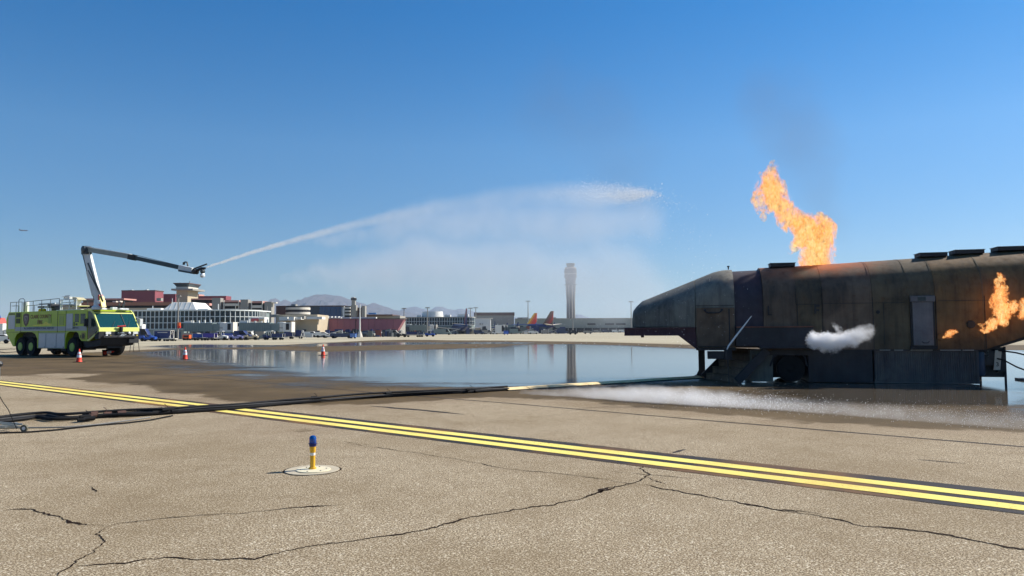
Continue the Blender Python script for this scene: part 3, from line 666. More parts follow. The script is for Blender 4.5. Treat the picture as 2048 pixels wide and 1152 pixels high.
MB().lathe([(.0, -.02), (.028, -.02), (.028, .02), (0, .02)], 14, (.37, .10, .063), 'y').build('hub', mat('white_hub', (.7, .7, .68), .4), w, True)
MB().tube([(-.02, 0, .66), (.06, 0, .52), (.15, .02, .38), (.22, .04, .2), (.27, .06, .06)], .006, 6).build('cord', M_RUB, stand, True)

# ================================================================ TAXIWAY EDGE LIGHT
M_YP = mat('yellow_post_paint', S(232, 178, 40), .4, var=.1, vscale=20, streak=.5, dirt=S(120, 70, 20))
el = thing('taxiway_edge_light', 'short yellow post with a blue glass dome standing on a round metal plate', 'taxiway light', G(625, 940))
MB().lathe([(.0, .0), (.315, .0), (.315, .006), (.0, .006)], 40, (0, -.01, 0)).build('outer_ring', mat('pale_concrete', S(186, 174, 150), .85, var=.1, vscale=9, bump=.4), el)
MB().lathe([(.20, .006), (.20, .016), (.0, .016)], 40, (.02, -.03, 0)).build('base_plate', mat('cream_metal_plate', S(226, 216, 184), .55, var=.08, vscale=9, streak=.3, dirt=S(140, 110, 70)), el, bevel=.003)
for a_ in range(6):
    c = (.02 + .15 * math.cos(a_ * PI / 3 + .3), -.03 + .15 * math.sin(a_ * PI / 3 + .3), 0)
    MB().lathe([(.009, .016), (.009, .021), (0, .021)], 8, c).build('bolt', ST_DARK, el)
MB().lathe([(.046, .016), (.046, .03), (.033, .034), (.030, .05), (.030, .175)], 20).lathe([(.03, .2), (.034, .22), (.037, .28), (0, .28)], 20).build('post', M_YP, el, True)
MB().lathe([(.0305, .175), (.0305, .2)], 20).lathe([(.0312, .18), (.0312, .215), (.0, .215)], 20).build('white_band', mat('white_band', (.8, .8, .78), .4), el, True)
MB().lathe([(.0, .28), (.040, .28), (.043, .30), (.043, .315), (0, .315)], 24).lathe([(.052, .312), (.052, .318), (0, .318)], 24).build('collar', mat('navy_collar', S(22, 34, 100), .4), el, True)
gm = bpy.data.materials.new('blue_glass'); gm.use_nodes = True; g_ = gm.node_tree.nodes['Principled BSDF']; g_.inputs['Base Color'].default_value = S(14, 84, 176); g_.inputs['Roughness'].default_value = .08; g_.inputs['Transmission Weight'].default_value = .35; g_.inputs['Coat Weight'].default_value = .5
MB().lathe([(.038, .318), (.042, .325), (.043, .37), (.038, .392), (.024, .406), (.0, .411)], 24).build('glass_dome', gm, el, True)
rim_ = []
for i in range(41):
    t_ = 2 * PI * i / 40; rr = .335 + .02 * mnoise.noise(Vector((math.cos(t_) * 2, math.sin(t_) * 2, 0)))
    rim_.append(Vector((rr * math.cos(t_), -.01 + rr * math.sin(t_), .002)))
vs, fs = [], []
for i, p in enumerate(rim_):
    c = Vector((0, -.01, .002)); d = (p - c).normalized(); vs += [tuple(p - d * .012), tuple(p + d * random.uniform(.0, .012))]
for i in range(40): k = 2 * i; fs.append((k, k + 1, k + 3, k + 2))
MB().add(vs, fs).build('joint_gap', M_CRACK_SHADOW, el)
strip('pavement_crack_or_shadow', [(536, 945.5), (556, 944), (574, 943), (600, 947)], .02, M_CRACK_SHADOW, jit=.003, seg=.03)  # cast shadow of the edge light painted as a dark strip

# ================================================================ TRAFFIC CONES
M_OR = mat('orange_cone_plastic', S(238, 62, 26), .5, var=.08); M_WB = mat('white_reflective_band', (.82, .82, .82), .4, var=.04)
def cone(pos, lab, first=None, rz=0.0):
    if first is not None: return dup(first, pos, rz, lab)
    t_ = thing('traffic_cone', lab, 'traffic cone', pos, rz, 'orange traffic cones set out on the apron')
    MB().lathe([(.165, .03), (.135, .10), (.12, .27)], 24).lathe([(.105, .42), (.095, .46)], 24).lathe([(.06, .58), (.035, .72), (.03, .75), (0, .75)], 24).build('cone_body', M_OR, t_, True)
    MB().lathe([(.1205, .27), (.1055, .42)], 24).build('reflective_band', M_WB, t_, True)
    MB().lathe([(.0955, .46), (.0605, .58)], 24).build('reflective_band', M_WB, t_, True)
    MB().box(-.24, .24, -.24, .24, 0, .03).build('base', M_RUB, t_, bevel=.01)
    return t_
c0 = cone(G(158, 724.5), 'orange and white traffic cone in front of the fire engine')
cone(G(370, 718.5), 'orange and white traffic cone at the left end of the puddle', c0, .3)
cone(G(646, 710.5), 'orange and white traffic cone mirrored in the middle of the puddle', c0, .7)
lc = cone(G(209, 711.5), 'orange and white traffic cone lying on its side under the fire engine', c0, .2)
lc.rotation_euler = (math.radians(82), 0, math.radians(80)); lc.location.z = .2
# ================================================================ FIRE ENGINE
M_LIME = mat('lime_yellow_paint', S(178, 196, 22), .42, var=.05, vscale=1.2, streak=.12, dirt=S(110, 120, 20), coat=.1)
M_LIME_LIT = mat('sunlit_lime_paint', S(238, 242, 132), .4, var=.04)  # same lime paint, lightened to carry the sunlight on the cab front
M_SILV = mat('silver_shutter', S(176, 180, 186), .42, .35, var=.06)
M_SILB = mat('silver_reflective_stripe', S(150, 156, 158), .4, .2, var=.05)
M_TRIM = mat('black_trim', (.02, .02, .022), .5)
M_UND = mat('chassis_black', (.016, .017, .02), .7, var=.3)
M_WHP = mat('white_boom_paint', S(226, 228, 224), .4, var=.05, streak=.25, dirt=(.25, .24, .22, 1))
M_GRYB = mat('dark_grey_boom', S(72, 80, 84), .5, .2, var=.15)
M_CHR = mat('chrome', (.75, .75, .75), .12, 1.0, var=.03)
M_REDP = mat('red_paint', S(206, 36, 30), .4); M_DKRED = mat('dark_red_lettering', S(126, 34, 34), .5)
M_AMB = mat('amber_lens', S(244, 210, 30), .25)
M_LAMP = mat('clear_lamp_glass', (.85, .85, .82), .08, .3)
def glassm(name, col, rough=.06):
    m = bpy.data.materials.new(name); m.use_nodes = True; b = m.node_tree.nodes['Principled BSDF']
    b.inputs['Base Color'].default_value = col; b.inputs['Roughness'].default_value = rough; b.inputs['Transmission Weight'].default_value = .55; b.inputs['IOR'].default_value = 1.45
    return m
M_GLS = glassm('teal_tinted_glass', S(40, 98, 104)); M_GLD = glassm('dark_tinted_glass', S(70, 92, 84))
TR = (-27.646, 49.552, 0); TRA = math.radians(-31); W_ = 2.85
tk = thing('fire_engine', 'lime yellow six-wheeled airport fire engine with a raised white boom spraying water', 'fire engine', TR, TRA)
ROOF, MID, SK = 3.22, 1.70, .55
# rear and mid body with wheel arches (side profile extruded across)
def arch(cx, hw, z0, zt, n=7):
    return [(cx - hw, z0), (cx - hw * .97, z0 + (zt - z0) * .5), (cx - hw * .8, z0 + (zt - z0) * .86), (cx - hw * .5, zt), (cx + hw * .5, zt), (cx + hw * .8, z0 + (zt - z0) * .86), (cx + hw * .97, z0 + (zt - z0) * .5), (cx + hw, z0)]
rear = [(-12.02, ROOF), (-12.34, 2.72), (-12.34, 1.68), (-11.25, .66), (-11.0, .66)] + arch(-9.42, 1.62, .74, 1.70)[1:-1] + [(-7.8, SK), (-7.7, SK), (-7.7, ROOF)]
body = MB().prism_y(rear, 0.0, W_).build('rear_body', M_LIME, tk, bevel=.03)
MB().prism_y([(-7.68, ROOF), (-7.68, SK), (-4.08, SK), (-4.08, ROOF)], 0.0, W_).build('tank_body', M_LIME, tk, bevel=.02)
cabp = [(-4.06, ROOF), (-4.06, SK + .2)] + arch(-3.18, .92, .80, 1.72)[1:-1] + [(-2.05, 1.12), (-1.25, 1.08), (-.02, 1.74), (-.02, 2.0), (-.02, 2.02), (-.72, 2.98), (-1.0, ROOF)]
# cab: rear half is solid, front half is a glazed shell
MB().prism_y([(-4.06, ROOF), (-4.06, .75)] + arch(-3.18, .90, .80, 1.72)[1:-1] + [(-2.10, 1.10), (-1.42, 1.08), (-1.42, ROOF)], 0.0, W_).build('crew_cab', M_LIME, tk, bevel=.03)
cs = MB()
for y0, y1 in ((0.0, .07), (W_ - .07, W_)):
    cs.prism_y([(-1.40, 1.08), (-1.22, 1.08), (-.03, 1.70), (-.03, 2.0), (-.10, 1.98), (-.12, 1.78), (-1.24, 1.20), (-1.40, 1.20)], y0, y1)
    cs.prism_y([(-.02, 2.0), (-.17, 2.0), (-.86, 3.0), (-1.14, 3.12), (-1.40, 3.12), (-1.40, 3.22), (-1.02, 3.22), (-.70, 3.0)], y0, y1)
cs.box(-.12, 0, .0, W_, 1.72, 2.0)
cs.hexa([(-.86, 0, 2.96), (-.70, 0, 2.96), (-.70, W_, 2.96), (-.86, W_, 2.96)], [(-.98, 0, 3.04), (-.76, 0, 3.04), (-.76, W_, 3.04), (-.98, W_, 3.04)])
cs.box(-2.2, -1.3, .35, .55, 3.222, 3.26).box(-2.2, -1.3, W_ - .5, W_ - .3, 3.222, 3.26)
cs.build('cab_frame', M_LIME_LIT, tk, bevel=.012)
MB().box(-1.40, -1.02, .07, W_ - .07, 3.10, 3.215).box(-4.0, -1.45, .1, W_ - .1, 3.222, 3.235).build('cab_roof', M_LIME, tk)
MB().hexa([(-1.1, .1, 3.02), (-.72, .1, 3.02), (-.72, W_ - .1, 3.02), (-1.1, W_ - .1, 3.02)], [(-1.1, .1, 3.1), (-.98, .1, 3.1), (-.98, W_ - .1, 3.1), (-1.1, W_ - .1, 3.1)]).build('brow', M_TRIM, tk)
ws = MB().hexa([(-.06, .08, 2.0), (-.03, .08, 2.0), (-.03, W_ - .08, 2.0), (-.06, W_ - .08, 2.0)], [(-.76, .08, 2.96), (-.73, .08, 2.96), (-.73, W_ - .08, 2.96), (-.76, W_ - .08, 2.96)]).build('windshield', M_GLS, tk)
MB().beam((-.01, W_ * .66, 2.0), (-.70, W_ * .66, 2.96), .03, .03, up=(0, 1, 0)).build('divider', M_TRIM, ws)
MB().tube([(-.0, .9, 2.02), (-.28, 1.25, 2.42)], .012, 5).tube([(-.0, 2.0, 2.02), (-.28, 2.3, 2.42)], .012, 5).build('wiper', M_TRIM, ws)
MB().prism_y([(-1.38, 1.22), (-1.24, 1.22), (-.14, 1.80), (-.14, 1.98), (-.86, 2.98), (-1.12, 3.1), (-1.38, 3.1)], .02, .04).build('door_window', M_GLD, tk)
MB().prism_y([(-1.38, 1.22), (-1.24, 1.22), (-.14, 1.80), (-.14, 1.98), (-.86, 2.98), (-1.12, 3.1), (-1.38, 3.1)], W_ - .04, W_ - .02).build('door_window', M_GLD, tk)
# cab interior: seats, dash and papers on it
MB().box(-1.3, -.15, .2, W_ - .2, 1.45, 1.55).box(-.42, -.14, .2, W_ - .2, 1.55, 1.98).box(-1.25, -.8, .5, 1.0, 1.55, 2.45).box(-1.25, -.8, 1.8, 2.3, 1.55, 2.45).build('dashboard', mat('cab_interior_grey', (.05, .055, .06), .7), tk)
MB().hexa([(-.38, .55, 1.985), (-.14, .55, 1.985), (-.14, 1.0, 1.985), (-.38, 1.0, 1.985)], [(-.46, .55, 2.2), (-.40, .55, 2.2), (-.40, 1.0, 2.2), (-.46, 1.0, 2.2)]).hexa([(-.3, 1.25, 1.985), (-.14, 1.25, 1.985), (-.14, 1.75, 1.985), (-.3, 1.75, 1.985)], [(-.36, 1.25, 2.12), (-.28, 1.25, 2.12), (-.28, 1.75, 2.12), (-.36, 1.75, 2.12)]).build('papers', mat('pale_paper', (.75, .8, .78), .6), tk)
# side windows, mirror, doors
for x0, x1, z0, z1 in ((-2.98, -2.46, 2.40, 2.92), (-2.26, -1.66, 2.30, 2.92)):
    w = MB().box(x0, x1, -.012, .02, z0, z1).build('side_window', M_GLD, tk, bevel=.01)
    MB().box(x0 - .02, x1 + .02, -.014, .01, z0 - .025, z0).box(x0 - .02, x1 + .02, -.014, .01, z1, z1 + .025).build('window_seal', M_TRIM, w)
mb = MB().box(-1.22, -1.10, -.36, -.10, 2.08, 2.58).tube([(-1.15, 0, 2.66), (-1.15, -.24, 2.6)], .02, 6).tube([(-1.15, 0, 2.0), (-1.15, -.24, 2.06)], .02, 6); mb.build('mirror', M_TRIM, tk, bevel=.02)
MB().box(-.3, -.1, W_ + .1, W_ + .32, 2.1, 2.6).tube([(-.4, W_, 2.7), (-.2, W_ + .2, 2.6)], .02, 6).build('mirror', M_WHP, tk, bevel=.02)
def shutter(x0, x1, z0, z1, y=-.02):
    o = MB().box(x0, x1, y, .01, z0, z1)
    n = int((z1 - z0) / .085)
    for i in range(n): zz = z0 + (z1 - z0) * (i + .5) / n; o.box(x0 + .02, x1 - .02, y - .008, y, zz - .025, zz + .025)
    return o.build('locker_door', M_SILV, tk)
def panel(x0, x1, z0, z1, m, nm='access_panel', y=-.014): return MB().box(x0, x1, y, .01, z0, z1).build(nm, m, tk)
for a, b in ((-7.58, -6.62), (-6.54, -5.24), (-5.16, -4.16)):
    d = shutter(a, b, .60, 1.60); MB().box(b - .14, b - .07, -.045, -.028, .63, .68).build('handle', M_TRIM, d)
MB().box(-7.66, -4.10, -.012, 0, .56, .595).box(-7.66, -4.10, -.012, 0, 1.605, 1.66).box(-6.62, -6.54, -.012, 0, .6, 1.6).box(-5.24, -5.16, -.012, 0, .6, 1.6).build('locker_frame', M_SILB, tk)
shutter(-11.98, -11.0, 1.96, 2.98); shutter(-4.0, -3.18, 1.96, 2.98)
for (z0, z1) in ((2.80, 3.14), (2.36, 2.74)):
    g = MB().box(-10.88, -10.28, -.012, .01, z0, z1)
    for i in range(4): g.box(-10.86, -10.3, -.03, -.012, z0 + .03 + i * (z1 - z0) / 4.3, z0 + .06 + i * (z1 - z0) / 4.3)
    g.build('grille', mat('olive_grille', S(60, 70, 20), .6), tk)
MB().box(-11.9, -11.1, -.015, .01, 3.03, 3.12).build('grille', M_TRIM, tk)
for x in (-10.15, -5.15, -4.07): MB().box(x - .012, x + .012, -.016, 0, 1.72, ROOF - .02).build('panel_gap', M_TRIM, tk)
MB().box(-12.2, -7.7, -.009, 0, 1.705, 1.725).box(-7.66, -4.1, -.009, 0, 1.70, 1.72).box(-5.13, -4.09, -.009, 0, 2.92, 2.935).build('panel_gap', M_TRIM, tk)
# grey reflective stripe, broken at the gaps
for a, b in ((-10.98, -10.17), (-10.13, -5.17), (-5.13, -4.09), (-4.05, -1.46)):
    panel(a, b, 1.80, 2.10, M_SILB, 'reflective_stripe', -.011)
text('lettering', 'McCARRAN INTERNATIONAL AIRPORT', .235, mat('blue_grey_lettering', S(52, 72, 108), .5), tk, (-7.62, -.016, 1.985), (PI / 2, 0, 0), .002, 1.0)
text('lettering', 'CLARK COUNTY', .38, M_DKRED, tk, (-7.42, -.010, 2.82), (PI / 2, 0, 0), .003, .98)
text('lettering', 'FIRE', .40, M_DKRED, tk, (-7.5, -.010, 2.42), (PI / 2, 0, 0), .003, 1.0)
text('lettering', 'ARFF 111', .20, M_TRIM, tk, (-2.85, -.016, 1.99), (PI / 2, 0, 0), .003, 1.0)
sh = MB().prism_y([(-9.86, 2.98), (-9.70, 3.06), (-9.44, 3.09), (-9.18, 3.06), (-9.02, 2.98), (-9.03, 2.6), (-9.16, 2.32), (-9.44, 2.12), (-9.72, 2.32), (-9.85, 2.6)], -.012, .0).build('shield_badge', mat('badge_brown', S(92, 64, 50), .5), tk)
MB().prism_y([(-9.66, 2.88), (-9.44, 2.93), (-9.22, 2.88), (-9.24, 2.6), (-9.44, 2.30), (-9.64, 2.6)], -.018, -.013).build('badge_field', mat('badge_grey', S(150, 134, 128), .5), sh)
MB().prism_y([(-9.53, 2.8), (-9.40, 2.86), (-9.33, 2.7), (-9.40, 2.42), (-9.50, 2.46), (-9.44, 2.64)], -.022, -.019).build('badge_figure', mat('badge_dark', S(70, 52, 60), .5), sh)
panel(-8.5, -5.9, 2.16, 2.22, mat('yellow_flame_decal', S(226, 214, 40), .4), 'decal', -.006)
MB().prism_y([(-8.4, 2.22), (-7.2, 2.28), (-6.7, 2.46), (-6.2, 2.30), (-5.8, 2.22)], -.007, 0).build('decal', MATS['yellow_flame_decal'], tk)
emb = MB().box(-2.08, -1.62, -.012, 0, 1.20, 1.66).build('crest', mat('gold_crest', S(150, 132, 40), .5), tk)
MB().lathe([(0, -.02), (.14, -.02), (.17, -.013), (.17, -.01)], 14, (-1.85, 0, 1.42), 'y').lathe([(0, -.028), (.07, -.028), (.08, -.02)], 10, (-1.85, 0, 1.42), 'y').build('crest_ring', mat('dark_olive', S(66, 60, 20), .5), emb)
MB().box(-2.22, -2.13, -.012, 0, 1.3, 1.5).build('decal', M_TRIM, tk); MB().box(-2.86, -2.62, -.012, 0, 2.16, 2.3).box(-3.08, -2.98, -.012, 0, 2.12, 2.4).build('decal', M_TRIM, tk)
MB().box(-6.35, -5.95, -.012, 0, 2.35, 2.95).build('decal', mat('faint_olive_crest', S(150, 168, 40), .5), tk)
panel(-4.95, -4.35, 2.2, 2.86, mat('faded_panel', S(158, 172, 66), .45))
# bumper, lights, under-nose
MB().hexa([(-.5, .0, 1.22), (-.05, .0, 1.22), (-.05, W_, 1.22), (-.5, W_, 1.22)], [(-.5, .0, 1.72), (.0, .0, 1.72), (.0, W_, 1.72), (-.5, W_, 1.72)]).box(.0, .12, .25, W_ - .25, 1.3, 1.45).build('bumper', M_UND, tk, bevel=.02)
MB().box(-.6, .02, W_ - .75, W_ - .02, .92, 1.22).build('bumper_end', M_UND, tk, bevel=.03)
MB().tube([(-.1, W_ - .55, .92), (-.1, W_ - .60, .30), (-.1, W_ - .35, .30), (-.1, W_ - .3, .92)], .02, 6).tube([(-.1, W_ + .02, .92), (-.1, W_ + .1, .30), (-.1, W_ - .35, .30)], .02, 6).build('step_ladder', M_TRIM, tk)
def lamp(y, z, r, rect=False, mm=None):
    h = (MB().box(.0, .05, y - r * 1.5, y + r * 1.5, z - r * .7, z + r * .7) if rect else MB().lathe([(r, -.02), (r, .03), (r * .7, .05), (0, .055)], 16, (0, y, z), 'x')).build('headlight', mm or M_LAMP, tk, not rect)
lamp(.62, 1.63, .12, True); lamp(.52, 1.42, .09); lamp(.8, 1.42, .05, mm=M_AMB); lamp(2.12, 1.62, .10); lamp(2.55, 1.63, .12, True); lamp(2.4, 1.44, .08); lamp(2.66, 1.44, .05, mm=M_AMB)
MB().box(.0, .03, 1.30, 1.75, 1.60, 1.66).prism_x([(1.25, 1.40), (1.45, 1.40), (1.7, 1.54), (1.5, 1.54)], .121, .13).prism_x([(1.5, 1.40), (1.6, 1.40), (1.85, 1.54), (1.75, 1.54)], .121, .13).build('front_emblem', M_CHR, tk)
tur = MB().lathe([(.10, 1.72), (.12, 1.8), (.12, 2.0), (.06, 2.06)], 14, (.12, 1.45, 0)).tube([(.12, 1.45, 1.72), (.14, 1.42, 1.5), (.1, 1.2, 1.35)], .04, 8).build('bumper_turret', M_TRIM, tk, True)
MB().tube([(.10, 1.2, 2.06), (.16, 1.45, 2.08), (.2, 1.72, 2.10)], .045, 8).build('turret_barrel', M_REDP, tur, True)
MB().prism_y([(-1.25, 1.1), (-.05, 1.24), (-.3, .78), (-2.0, .62), (-2.2, 1.0)], .25, W_ - .25).box(-11.2, -1.9, .5, W_ - .5, .62, 1.1).box(-2.2, -.5, .9, W_ - .9, .6, .9).build('chassis', M_UND, tk)
MB().box(-7.0, -6.3, .3, .9, .35, .6).box(-5.2, -4.5, .3, 2.4, .40, .6).box(-3.4, -3.1, .5, W_ - .5, .5, .75).box(-8.8, -8.6, .5, W_ - .5, .5, .75).box(-10.3, -10.1, .5, W_ - .5, .5, .75).build('axle_gear', M_UND, tk)
# wheels
def wheel(x, y, side):
    r = .66; s = -1 if side == 0 else 1
    prof = [(.30, -.20), (.52, -.23), (.62, -.22), (r, -.15), (r + .01, 0), (r, .15), (.62, .22), (.52, .23), (.30, .20)]
    t_ = MB().lathe(prof, 36, (0, 0, 0), 'y')
    for k in range(24):
        a = 2 * PI * k / 24; c, s2 = math.cos(a), math.sin(a)
        for sg in (-1, 1):
            p = Vector((c * (r + .012), sg * .12, s2 * (r + .012))); q = Vector((math.cos(a + .12) * (r + .012), sg * .02, math.sin(a + .12) * (r + .012)))
            t_.beam(p, q, .07, .035, up=(c, 0, s2))
    w = thing('wheel', None, None, (x, y, r), 0); w.parent = tk
    t_.build('tyre', M_RUB, w, True)
    MB().lathe([(.29, s * .235), (.30, s * .20), (.235, s * .15), (.20, s * .02), (.13, s * .04), (.12, s * .17), (.09, s * .19), (0, s * .19)], 24, (0, 0, 0), 'y').build('rim', mat('green_rim_paint', S(150, 178, 62), .45, var=.1), w, True)
    for k in range(10):
        a = 2 * PI * k / 10; MB().lathe([(.014, s * .10), (.014, s * .13), (0, s * .135)], 6, (.2 * math.cos(a), 0, .2 * math.sin(a)), 'y').build('lug_nut', M_UND, w) if side == 0 and k < 0 else None
    if x == -2.75: w.rotation_euler = (0, 0, .32)
for x in (-10.2, -8.70, -3.25):
    wheel(x, .23, 0)
    if x < -4: wheel(x, W_ - .23, 1)
w_ = wheel(-2.75, W_ - .05, 1)
for cx, hw in ((-9.42, 1.60), (-3.18, .90)):
    MB().box(cx - hw, cx + hw, .46, .5, .7, 1.7).build('wheel_well', M_UND, tk)
MB().prism_y([(-12.3, 1.6), (-11.3, .72), (-11.3, 1.6)], .4, W_ - .4).build('rear_underbody', M_UND, tk)
MB().box(-12.36, -12.3, .15, .35, 1.2, 1.6).build('tail_lamp', M_REDP, tk)
# roof rails, ladders, tanks, lights
rr = MB()
def rail(x0, x1, z0, z1, y, posts):
    rr.tube([(x0, y, z0), (x1, y, z1)], .022, 6)
    for i in range(posts): t = i / (posts - 1); x = x0 + (x1 - x0) * t; rr.tube([(x, y, ROOF), (x, y, z0 + (z1 - z0) * t)], .022, 6)
rail(-12.0, -10.3, 3.96, 3.96, .1, 3); rail(-9.9, -5.2, 3.95, 4.08, .1, 5); rail(-9.7, -6.5, 3.66, 3.72, .13, 4); rail(-9.9, -5.2, 3.95, 4.08, W_ - .1, 5); rail(-12, -10.3, 3.96, 3.96, W_ - .1, 3)
rr.build('roof_rail', mat('grey_rail', S(92, 96, 98), .4, .5), tk, True)
MB().tube([(-11.2, .3, 3.25), (-11.2, .3, 4.1), (-11.0, .3, 4.22), (-10.55, .3, 4.22), (-10.35, .3, 4.1), (-10.35, .3, 3.25)], .022, 6).tube([(-5.0, .3, 4.05), (-4.85, .3, 4.26), (-4.3, .3, 4.26), (-4.15, .3, 4.05)], .022, 6).build('rail_hoop', M_TRIM, tk, True)
MB().box(-11.9, -10.9, .12, .2, 3.66, 3.72).box(-10.95, -10.88, .12, .2, 3.22, 3.72).lathe([(.18, 3.22), (.2, 3.3), (.2, 3.95), (.15, 4.0), (0, 4.0)], 14, (-10.55, .5, 0)).build('roof_tank', M_WHP, tk, True)
wl_ = MB()
for x in (-5.15, -4.95, -3.1): wl_.tube([(x, .15, ROOF), (x, .15, 4.0)], .035, 6)
wl_.tube([(-5.15, .15, 3.98), (-3.1, .15, 3.98)], .025, 6).tube([(-4.9, .12, 3.62), (-3.0, .12, 3.62)], .03, 6).tube([(-4.0, .15, ROOF), (-4.0, .15, 4.2), (-4.9, .15, 4.2)], .03, 6).box(-4.8, -4.1, .25, .7, 4.0, 4.18).box(-5.6, -2.4, .1, .3, 3.225, 3.27)
wl_.build('ladder_rail', M_WHP, tk, True)
MB().box(-8.9, -5.8, .5, 1.2, 3.5, 3.62).box(-8.8, -6.0, 1.4, 1.9, 3.3, 3.75).box(-7.3, -6.9, .4, 1.0, 3.62, 3.75).box(-6.2, -5.3, .35, 1.6, 3.22, 3.5).build('roof_gear', mat('mixed_dark_gear', (.05, .05, .055), .6, var=.4), tk)
MB().box(-8.6, -6.4, .42, .5, 3.72, 3.82).box(-7.7, -7.2, .36, .42, 3.48, 3.58).box(-3.9, -3.5, .4, .7, 3.55, 3.95).build('roof_gear', M_WHP, tk)
MB().hexa([(-3.9, .3, 3.95), (-3.2, .3, 3.95), (-3.2, .9, 3.95), (-3.9, .9, 3.95)], [(-4.0, .35, 4.16), (-3.5, .35, 4.12), (-3.5, .85, 4.12), (-4.0, .85, 4.16)]).box(-4.2, -3.0, .3, 1.0, 3.5, 3.56).build('roof_monitor', mat('tan_cover', S(196, 186, 150), .7), tk)
MB().lathe([(.24, 3.22), (.26, 3.28), (.22, 3.40), (.1, 3.44), (0, 3.44)], 18, (-7.75, .25, 0)).build('amber_beacon', M_AMB, tk, True)
lb = MB().box(-1.25, -1.0, .6, 1.1, 3.225, 3.33).box(-1.0, -.8, 1.9, 2.55, 3.225, 3.35).box(-1.5, -1.2, 1.6, 1.95, 3.225, 3.42).build('light_bar', M_LAMP, tk, bevel=.02)
ant = MB()
for i, (x, y, h_) in enumerate(((-1.6, 2.3, .35), (-1.8, 2.5, .5), (-1.4, 2.55, .42), (-1.2, 2.35, .3), (-1.7, 2.7, .55))):
    ant.tube([(x, y, 3.2), (x, y, 3.22 + h_)], .012, 5).lathe([(.05, 3.22 + h_), (.06, 3.27 + h_), (.05, 3.33 + h_), (0, 3.34 + h_)], 8, (x, y, 0))
ant.build('antenna', M_GRYB, tk, True)
# raised boom
def tl(p):
    d = Vector(p) - Vector(TR); c, s = math.cos(-TRA), math.sin(-TRA); return Vector((d.x * c - d.y * s, d.x * s + d.y * c, d.z))
yb = 1.45
base = tl(P(197, 610, 49.6)); bx = base.x
D0 = P(197, 610, 49.6).y
pB = tl(P(199, 606, 50.2)); pE = tl(P(173, 500, 50.2)); pM = tl(P(262, 514, 49.6)); pN = tl(P(362, 536, 49.0)); 
bs = MB().lathe([(.42, ROOF), (.42, 3.4), (.30, 3.5), (.30, 3.65)], 20, (pB.x - .1, pB.y, 0)).box(pB.x - .3, pB.x + .35, pB.y - .22, pB.y + .22, 3.6, 3.85).build('boom_base', M_WHP, tk, True)
MB().beam(pB + Vector((.28, 0, -.2)), pB + Vector((-.02, 0, .5)), .3, .32).build('boom_heel', M_REDP, bs)
MB().beam(pB + Vector((.52, 0, -.3)), pB + Vector((.2, 0, .45)), .3, .10).build('boom_stripe', mat('yellow_stripe', S(240, 210, 60), .4), bs)
up1 = (pE - pB)
boom = MB().beam(pB, pE - up1.normalized() * .2, .30, .44).build('lower_boom', M_WHP, tk, bevel=.02)
MB().beam(pB + Vector((.32, -.02, .3)), pE + Vector((.26, -.02, -.9)), .05, .09).beam(pB + Vector((.46, 0, .1)), pE + Vector((.28, 0, -1.4)), .05).build('hydraulic_line', M_GRYB, boom)
g2 = MB(); q0, q1 = pB + Vector((-.50, 0, .1)), pE + Vector((-.40, 0, -.2))
g2.beam(q0, q1, .12, .11)
for i in range(9): a = q0.lerp(q1, (i + .5) / 9); b = pB.lerp(pE, (i + .5) / 9); g2.beam(a, b, .05, .05)
g2.build('boom_truss', M_GRYB, boom)
MB().tube([q0.lerp(q1, .12) + Vector((.1, -.1, 0)), q0.lerp(q1, .62) + Vector((.12, -.1, 0))], .09, 10).build('lift_cylinder', M_WHP, boom, True)
MB().lathe([(.16, -.3), (.24, -.26), (.26, 0), (.24, .26), (.16, .3)], 18, tuple(pE + Vector((0.02, 0, .02))), 'y').box(pE.x - .28, pE.x + .3, pE.y - .2, pE.y + .2, pE.z - .3, pE.z + .05).build('elbow_joint', M_GRYB, boom, True)
b2 = MB().beam(pE + Vector((.1, 0, .02)), pM, .26, .30).build('upper_boom', mat('grey_white_boom', S(150, 156, 150), .45, var=.08), tk, bevel=.015)
MB().beam(pE + Vector((.2, -.02, .20)), pM + Vector((0, -.02, .18)), .30, .05).build('boom_cable_tray', M_WHP, b2)
MB().beam(pM - (pM - pE).normalized() * .15, pM + (pN - pM).normalized() * .35, .34, .36).build('boom_collar', M_TRIM, b2, bevel=.02)
b3 = MB().beam(pM, pN, .20, .26).build('telescoping_boom', mat('blue_grey_boom', S(62, 76, 80), .5, .2, var=.1), tk, bevel=.012)
MB().beam(pM + Vector((.2, 0, .16)), pN + Vector((0, 0, .14)), .12, .03).build('boom_ridge', M_GRYB, b3)
pH = tl(P(386, 541, 48.8)); pT = tl(P(401, 543, 48.7)); NOZ = P(411, 536.5, 48.6); pZ = tl(NOZ)
hd = MB().beam(pN - (pN - pM).normalized() * .1, pH, .34, .36).build('nozzle_head', M_WHP, tk, bevel=.03)
MB().beam(pN + Vector((-.05, -.02, -.18)), pH + Vector((.1, -.02, -.18)), .38, .12).build('head_frame', M_GRYB, hd)
MB().tube([pN + Vector((.3, 0, .2)), pN + Vector((.4, 0, .38)), pN + Vector((.62, 0, .36)), pN + Vector((.72, 0, .1))], .05, 8).tube([pN + Vector((.22, 0, .2)), pN + Vector((.24, 0, .38))], .04, 6).build('hose_loop', M_TRIM, hd, True)
MB().tube([pH, pH + Vector((.25, 0, -.12)), pH + Vector((.45, 0, 0)), pT + Vector((.1, 0, .2)), pZ + Vector((.0, 0, 0))], [.12, .13, .10, .09, .07], 12).lathe([(.12, -.2), (.18, -.15), (.18, .15), (.12, .2)], 14, tuple(pH + Vector((.25, 0, -.08))), 'y').build('water_nozzle', M_TRIM, hd, True)
MB().beam(pH + Vector((-.05, 0, .08)), tl(P(414, 528, 48.6)), .05, .09).build('piercing_spike', M_TRIM, hd)
